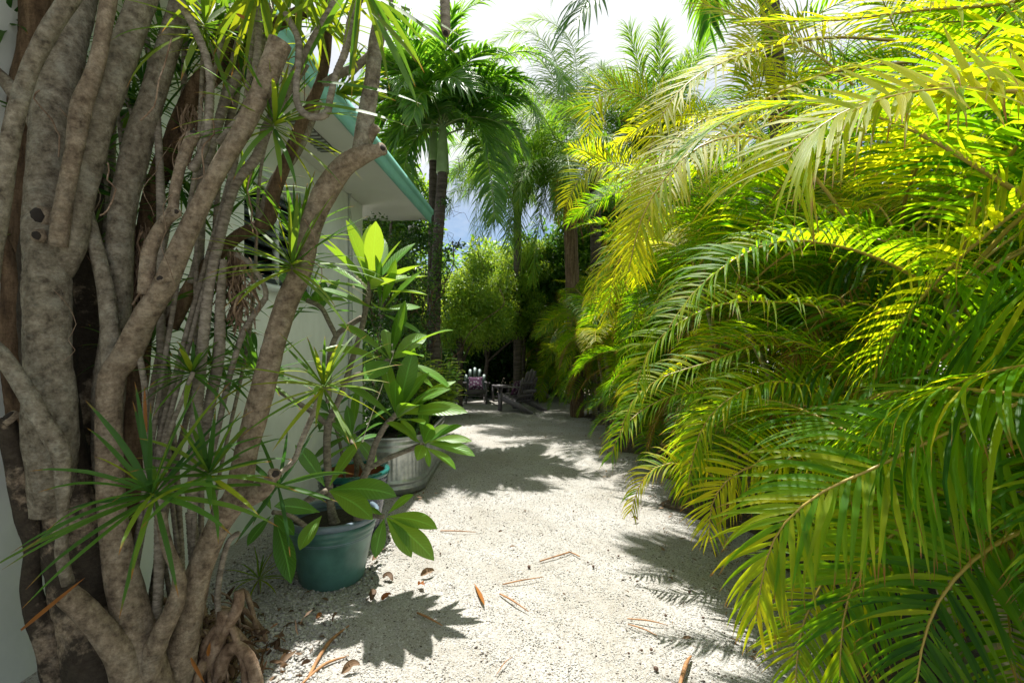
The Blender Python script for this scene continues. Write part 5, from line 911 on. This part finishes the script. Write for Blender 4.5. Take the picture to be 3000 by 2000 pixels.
def cushion(x, y, z, rz, lean, label, s=.40):
    mb = MB(); n_ = 18; V = []
    for side in (-1, 1):
        for i in range(n_ + 1):
            for j in range(n_ + 1):
                u = i / n_ * 2 - 1; v = j / n_ * 2 - 1; t_ = max(0, (1 - u ** 4) * (1 - v ** 4)) ** .5 * .075; pin = 1 - .07 * (1 - u * u) * 0 - .06 * (abs(u * v)) * 0
                V.append((u * s / 2 * (1 - .07 * (1 - v * v)), side * t_, v * s / 2 * (1 - .07 * (1 - u * u))))
    N1 = (n_ + 1) ** 2; F = []
    for sd_ in (0, 1):
        for i in range(n_):
            for j in range(n_):
                a = sd_ * N1 + i * (n_ + 1) + j; q = (a, a + 1, a + n_ + 2, a + n_ + 1); F.append(q if sd_ else q[::-1])
    mb.add(V, F); o = mb.obj('cushion', M['cushion']); o.location = (x, y, z); o.rotation_euler = (Matrix.Rotation(rz, 3, 'Z') @ Matrix.Rotation(lean, 3, 'X')).to_euler(); tag(o, label, 'cushion', 'patterned purple cushions'); return o
ch = [adirondack(-1.0, 13.2, R(8), 'left slatted garden chair facing the path, purple patterned cushion on its seat', ('chair', 'chair_teal')),
      adirondack(.13, 11.6, R(-128), 'nearest slatted garden chair, turned away with its fanned back to the path', ('chair', 'chair')),
      adirondack(.66, 13.5, R(-28), 'rearmost garden chair with blue green back, half hidden behind the nearest chair', ('chair', 'chair_teal'))]
def local_to_world(rt, v): return Matrix.Translation(rt.location) @ Matrix.Rotation(rt.rotation_euler.z, 4, 'Z') @ Vector(v)
ch[1].scale = (1.07,) * 3
c_ = local_to_world(ch[0], (0, .04, .53)); cushion(c_.x, c_.y, c_.z, R(8), R(-28), 'purple cushion with white flower shapes on the left chair facing the camera')
c_ = local_to_world(ch[1], (0, .04, .53)); cushion(c_.x, c_.y, c_.z + .03, R(-128), R(-28), 'purple cushion seen side on in the nearest chair')
tb = thing('side_table', (-.33, 13.75, 0), 'low grey wooden table standing between the left chair and the rear chair', 'table', rz=R(5))
mb = MB()
for k in range(5): box(mb, -.25, .25, -.22 + k * .09, -.22 + k * .09 + .08, .43, .452)
mb.obj('tabletop', M['chair'], tb, smooth=False, local=True)
for sx in (-1, 1):
    for sy in (-1, 1): mb = MB(); box(mb, sx * .22 - .025, sx * .22 + .025, sy * .18 - .02, sy * .18 + .02, 0, .429); mb.obj('leg', M['chair'], tb, smooth=False, local=True)
mb = MB(); box(mb, -.194, .194, -.19, -.17, .36, .428); box(mb, -.194, .194, -.19, -.17, .12, .16); box(mb, -.194, .194, .17, .19, .36, .428); mb.obj('rail', M['chair'], tb, smooth=False, local=True)

# ================================================================ THINGS LYING ON THE GRAVEL
def twig(pts, r_, label, mt='twig', cat='twig'):
    mb = MB(); g = [G(*p) + Vector((0, 0, r_ + .008 + .010 * (k % 2))) for k, p in enumerate(pts)]; 
    if mt == 'orange_leaf':
        d = g[-1] - g[0]; ribbons(mb, [list(g[0])], [list(d)], [(.1, 0, 1)], d.length, r_ * 4, -.02, 7, 'oblong', .5, .5, wob=.1)
    else: tube(mb, g, [r_, r_ * 1.2, r_ * .5] if len(g) == 3 else r_, 6, .02, lump=.1)
    return tag(mb.top('dry_twig', M[mt], Vector((g[0].x, g[0].y, 0))), label, cat)
twig([(1582, 1648), (1660, 1628), (1672, 1622), (1698, 1638)], .005, 'bent orange brown palm twig lying alone in the middle of the path')
twig([(1388, 1712), (1425, 1788)], .006, 'flat orange dried sheath pointing down the sunny gravel', 'orange_leaf', 'dry leaf')
twig([(1464, 1744), (1500, 1768), (1548, 1796)], .0045, 'thin brown twig slanting down right beside the flat orange sheath')
twig([(1472, 1716), (1530, 1708), (1592, 1694)], .0035, 'fine straight twig lying across the path above the slanting twig')
twig([(1838, 1817), (1900, 1828), (1955, 1836)], .0035, 'upper of two thin reddish twigs in the palm frond shadow')
twig([(1840, 1833), (1880, 1850), (1925, 1866)], .003, 'lower of two thin reddish twigs in the palm frond shadow')
twig([(1290, 1558), (1340, 1562), (1394, 1562)], .004, 'brown twig at the edge of the shade right of the green pot')
twig([(1222, 1800), (1255, 1820), (1296, 1838)], .005, 'short orange twig touching the leaf shadow in front of the green pot')
twig([(905, 1990), (960, 1900), (1022, 1840)], .008, 'long curved tan stalk lying from the roots towards the leaf shadow')
twig([(680, 1915), (740, 1922), (825, 1904)], .007, 'orange dry stalk sticking out from the roots over the gravel')
twig([(880, 2015), (950, 1960), (1015, 1930)], .006, 'reddish dry stalk lowest at the bottom of the photo, next to the roots')
twig([(1455, 1980), (1480, 1950), (1500, 1930)], .002, 'hair thin grey stem near the bottom centre of the photo')
twig([(1985, 2040), (2010, 1960), (2025, 1930)], .008, 'dark broken stick at the bottom edge beside the low palm fronds')
def dry_leaf(px, py, s, label, tn=.5, rot=0, mt='dead_leaf'):
    g = G(px, py) + Vector((0, 0, .02)); mb = MB(); s *= .8; ribbons(mb, [(g.x, g.y, g.z)], [(math.cos(rot), math.sin(rot), .5)], [(.5, -.5, 1)], s, s * .42, 1.6, 10, 'oval', .9, tn * .6, wob=2.2)
    return tag(mb.top('dry_leaf', M[mt], (g.x, g.y, 0)), label, 'dry leaf')
dry_leaf(1232, 1695, .13, 'pale curled dry leaf, furthest right of the litter in front of the pot', .9, .2); dry_leaf(1225, 1722, .10, 'rust coloured crumpled leaf just below the pale curled one', .3, -.6, 'orange_leaf')
dry_leaf(1085, 1770, .12, 'dark folded dry leaf in the middle of the leaf shadow', .1, 1.5); dry_leaf(1115, 1765, .09, 'orange curled leaf next to the dark folded leaf', .3, .4, 'orange_leaf')
dry_leaf(1120, 1700, .12, 'brown leaf lying flat in shade close to the green pot base', .25, .1); dry_leaf(1090, 1650, .10, 'pale leaf tucked beside the green pot under the hanging leaves', .85, 1.0)
dry_leaf(925, 1822, .07, 'small pinkish dry leaf on the sunny pebbles near the roots', .6, 1.1, 'orange_leaf'); dry_leaf(1460, 1565, .05, 'small brown leaf alone on the bright gravel at the path centre', .3, .1)
dry_leaf(1870, 1530, .09, 'dry leaf at the upper edge of the palm shadow on the right', .4, 2.4); dry_leaf(1000, 1985, .12, 'large tan curled leaf at the bottom of the photo by the roots', .8, .5)
mb = MB(); rs = np.random.default_rng(9)
for k in range(1500):
    side = rs.random() < .8
    y = rs.uniform(2.2, 12); x = (rs.normal(1.55, .22) if rs.random() < .7 else rs.normal(-1.0 - .25 * (y < 3.5), .16)) if side else rs.uniform(-1.0, .9); 
    if not side and rs.random() < .75: y = rs.uniform(8, 13.5)
    s = rs.uniform(.02, .07); a = rs.uniform(0, 6.28); ribbons(mb, [(x, y, .022)], [(math.cos(a), math.sin(a), .12)], [(rs.normal(0, .2), rs.normal(0, .2), 1)], s, s * rs.choice([.12, .35]), .5, 3, 'oval', .3, rs.uniform(0, .6), wob=.5)
tag(mb.obj('leaf_litter', M['dead_leaf']), 'small dry brown leaf scraps scattered along the path and under the palms', kind='stuff')
sm = MB(); sm.add(ICO * np.array([.009, .009, .0075]) , ICF); sme = sm.mesh('palm_seed', M['seed']); 
for k, (px, py, s_) in enumerate([(1550, 1662, 1.5), (1738, 1667, 1.3), (1722, 1655, .9), (1812, 1636, 1.0), (1782, 1620, 1.0), (1866, 1712, 1.0), (1846, 1700, .9), (1972, 1676, 1.0), (1590, 1573, .8), (1922, 1960, 1.6), (1908, 1903, 1.1), (1880, 1903, .9), (1842, 1912, .9), (2020, 1740, 1.2), (1700, 1720, .7), (1640, 1900, .7), (1290, 1630, 1.0), (1090, 1700, 1.1), (1320, 1600, .9), (1950, 1810, 1.0), (2060, 1820, 1.1), (1680, 1500, .9), (1420, 1470, .9), (1360, 1440, .9), (1330, 1500, 1), (1380, 1520, .9)]):
    o = bpy.data.objects.new('palm_seed', sme); scene.collection.objects.link(o); g = G(px, py); o.location = (g.x, g.y, .016 + float(gz(g.x, g.y))); o.scale = (s_,) * 3; o.rotation_euler = (rng.uniform(0, 3), 0, rng.uniform(0, 6)); tag(o, 'small round brown palm seed lying on the gravel', 'seed', 'brown palm seeds on the gravel')
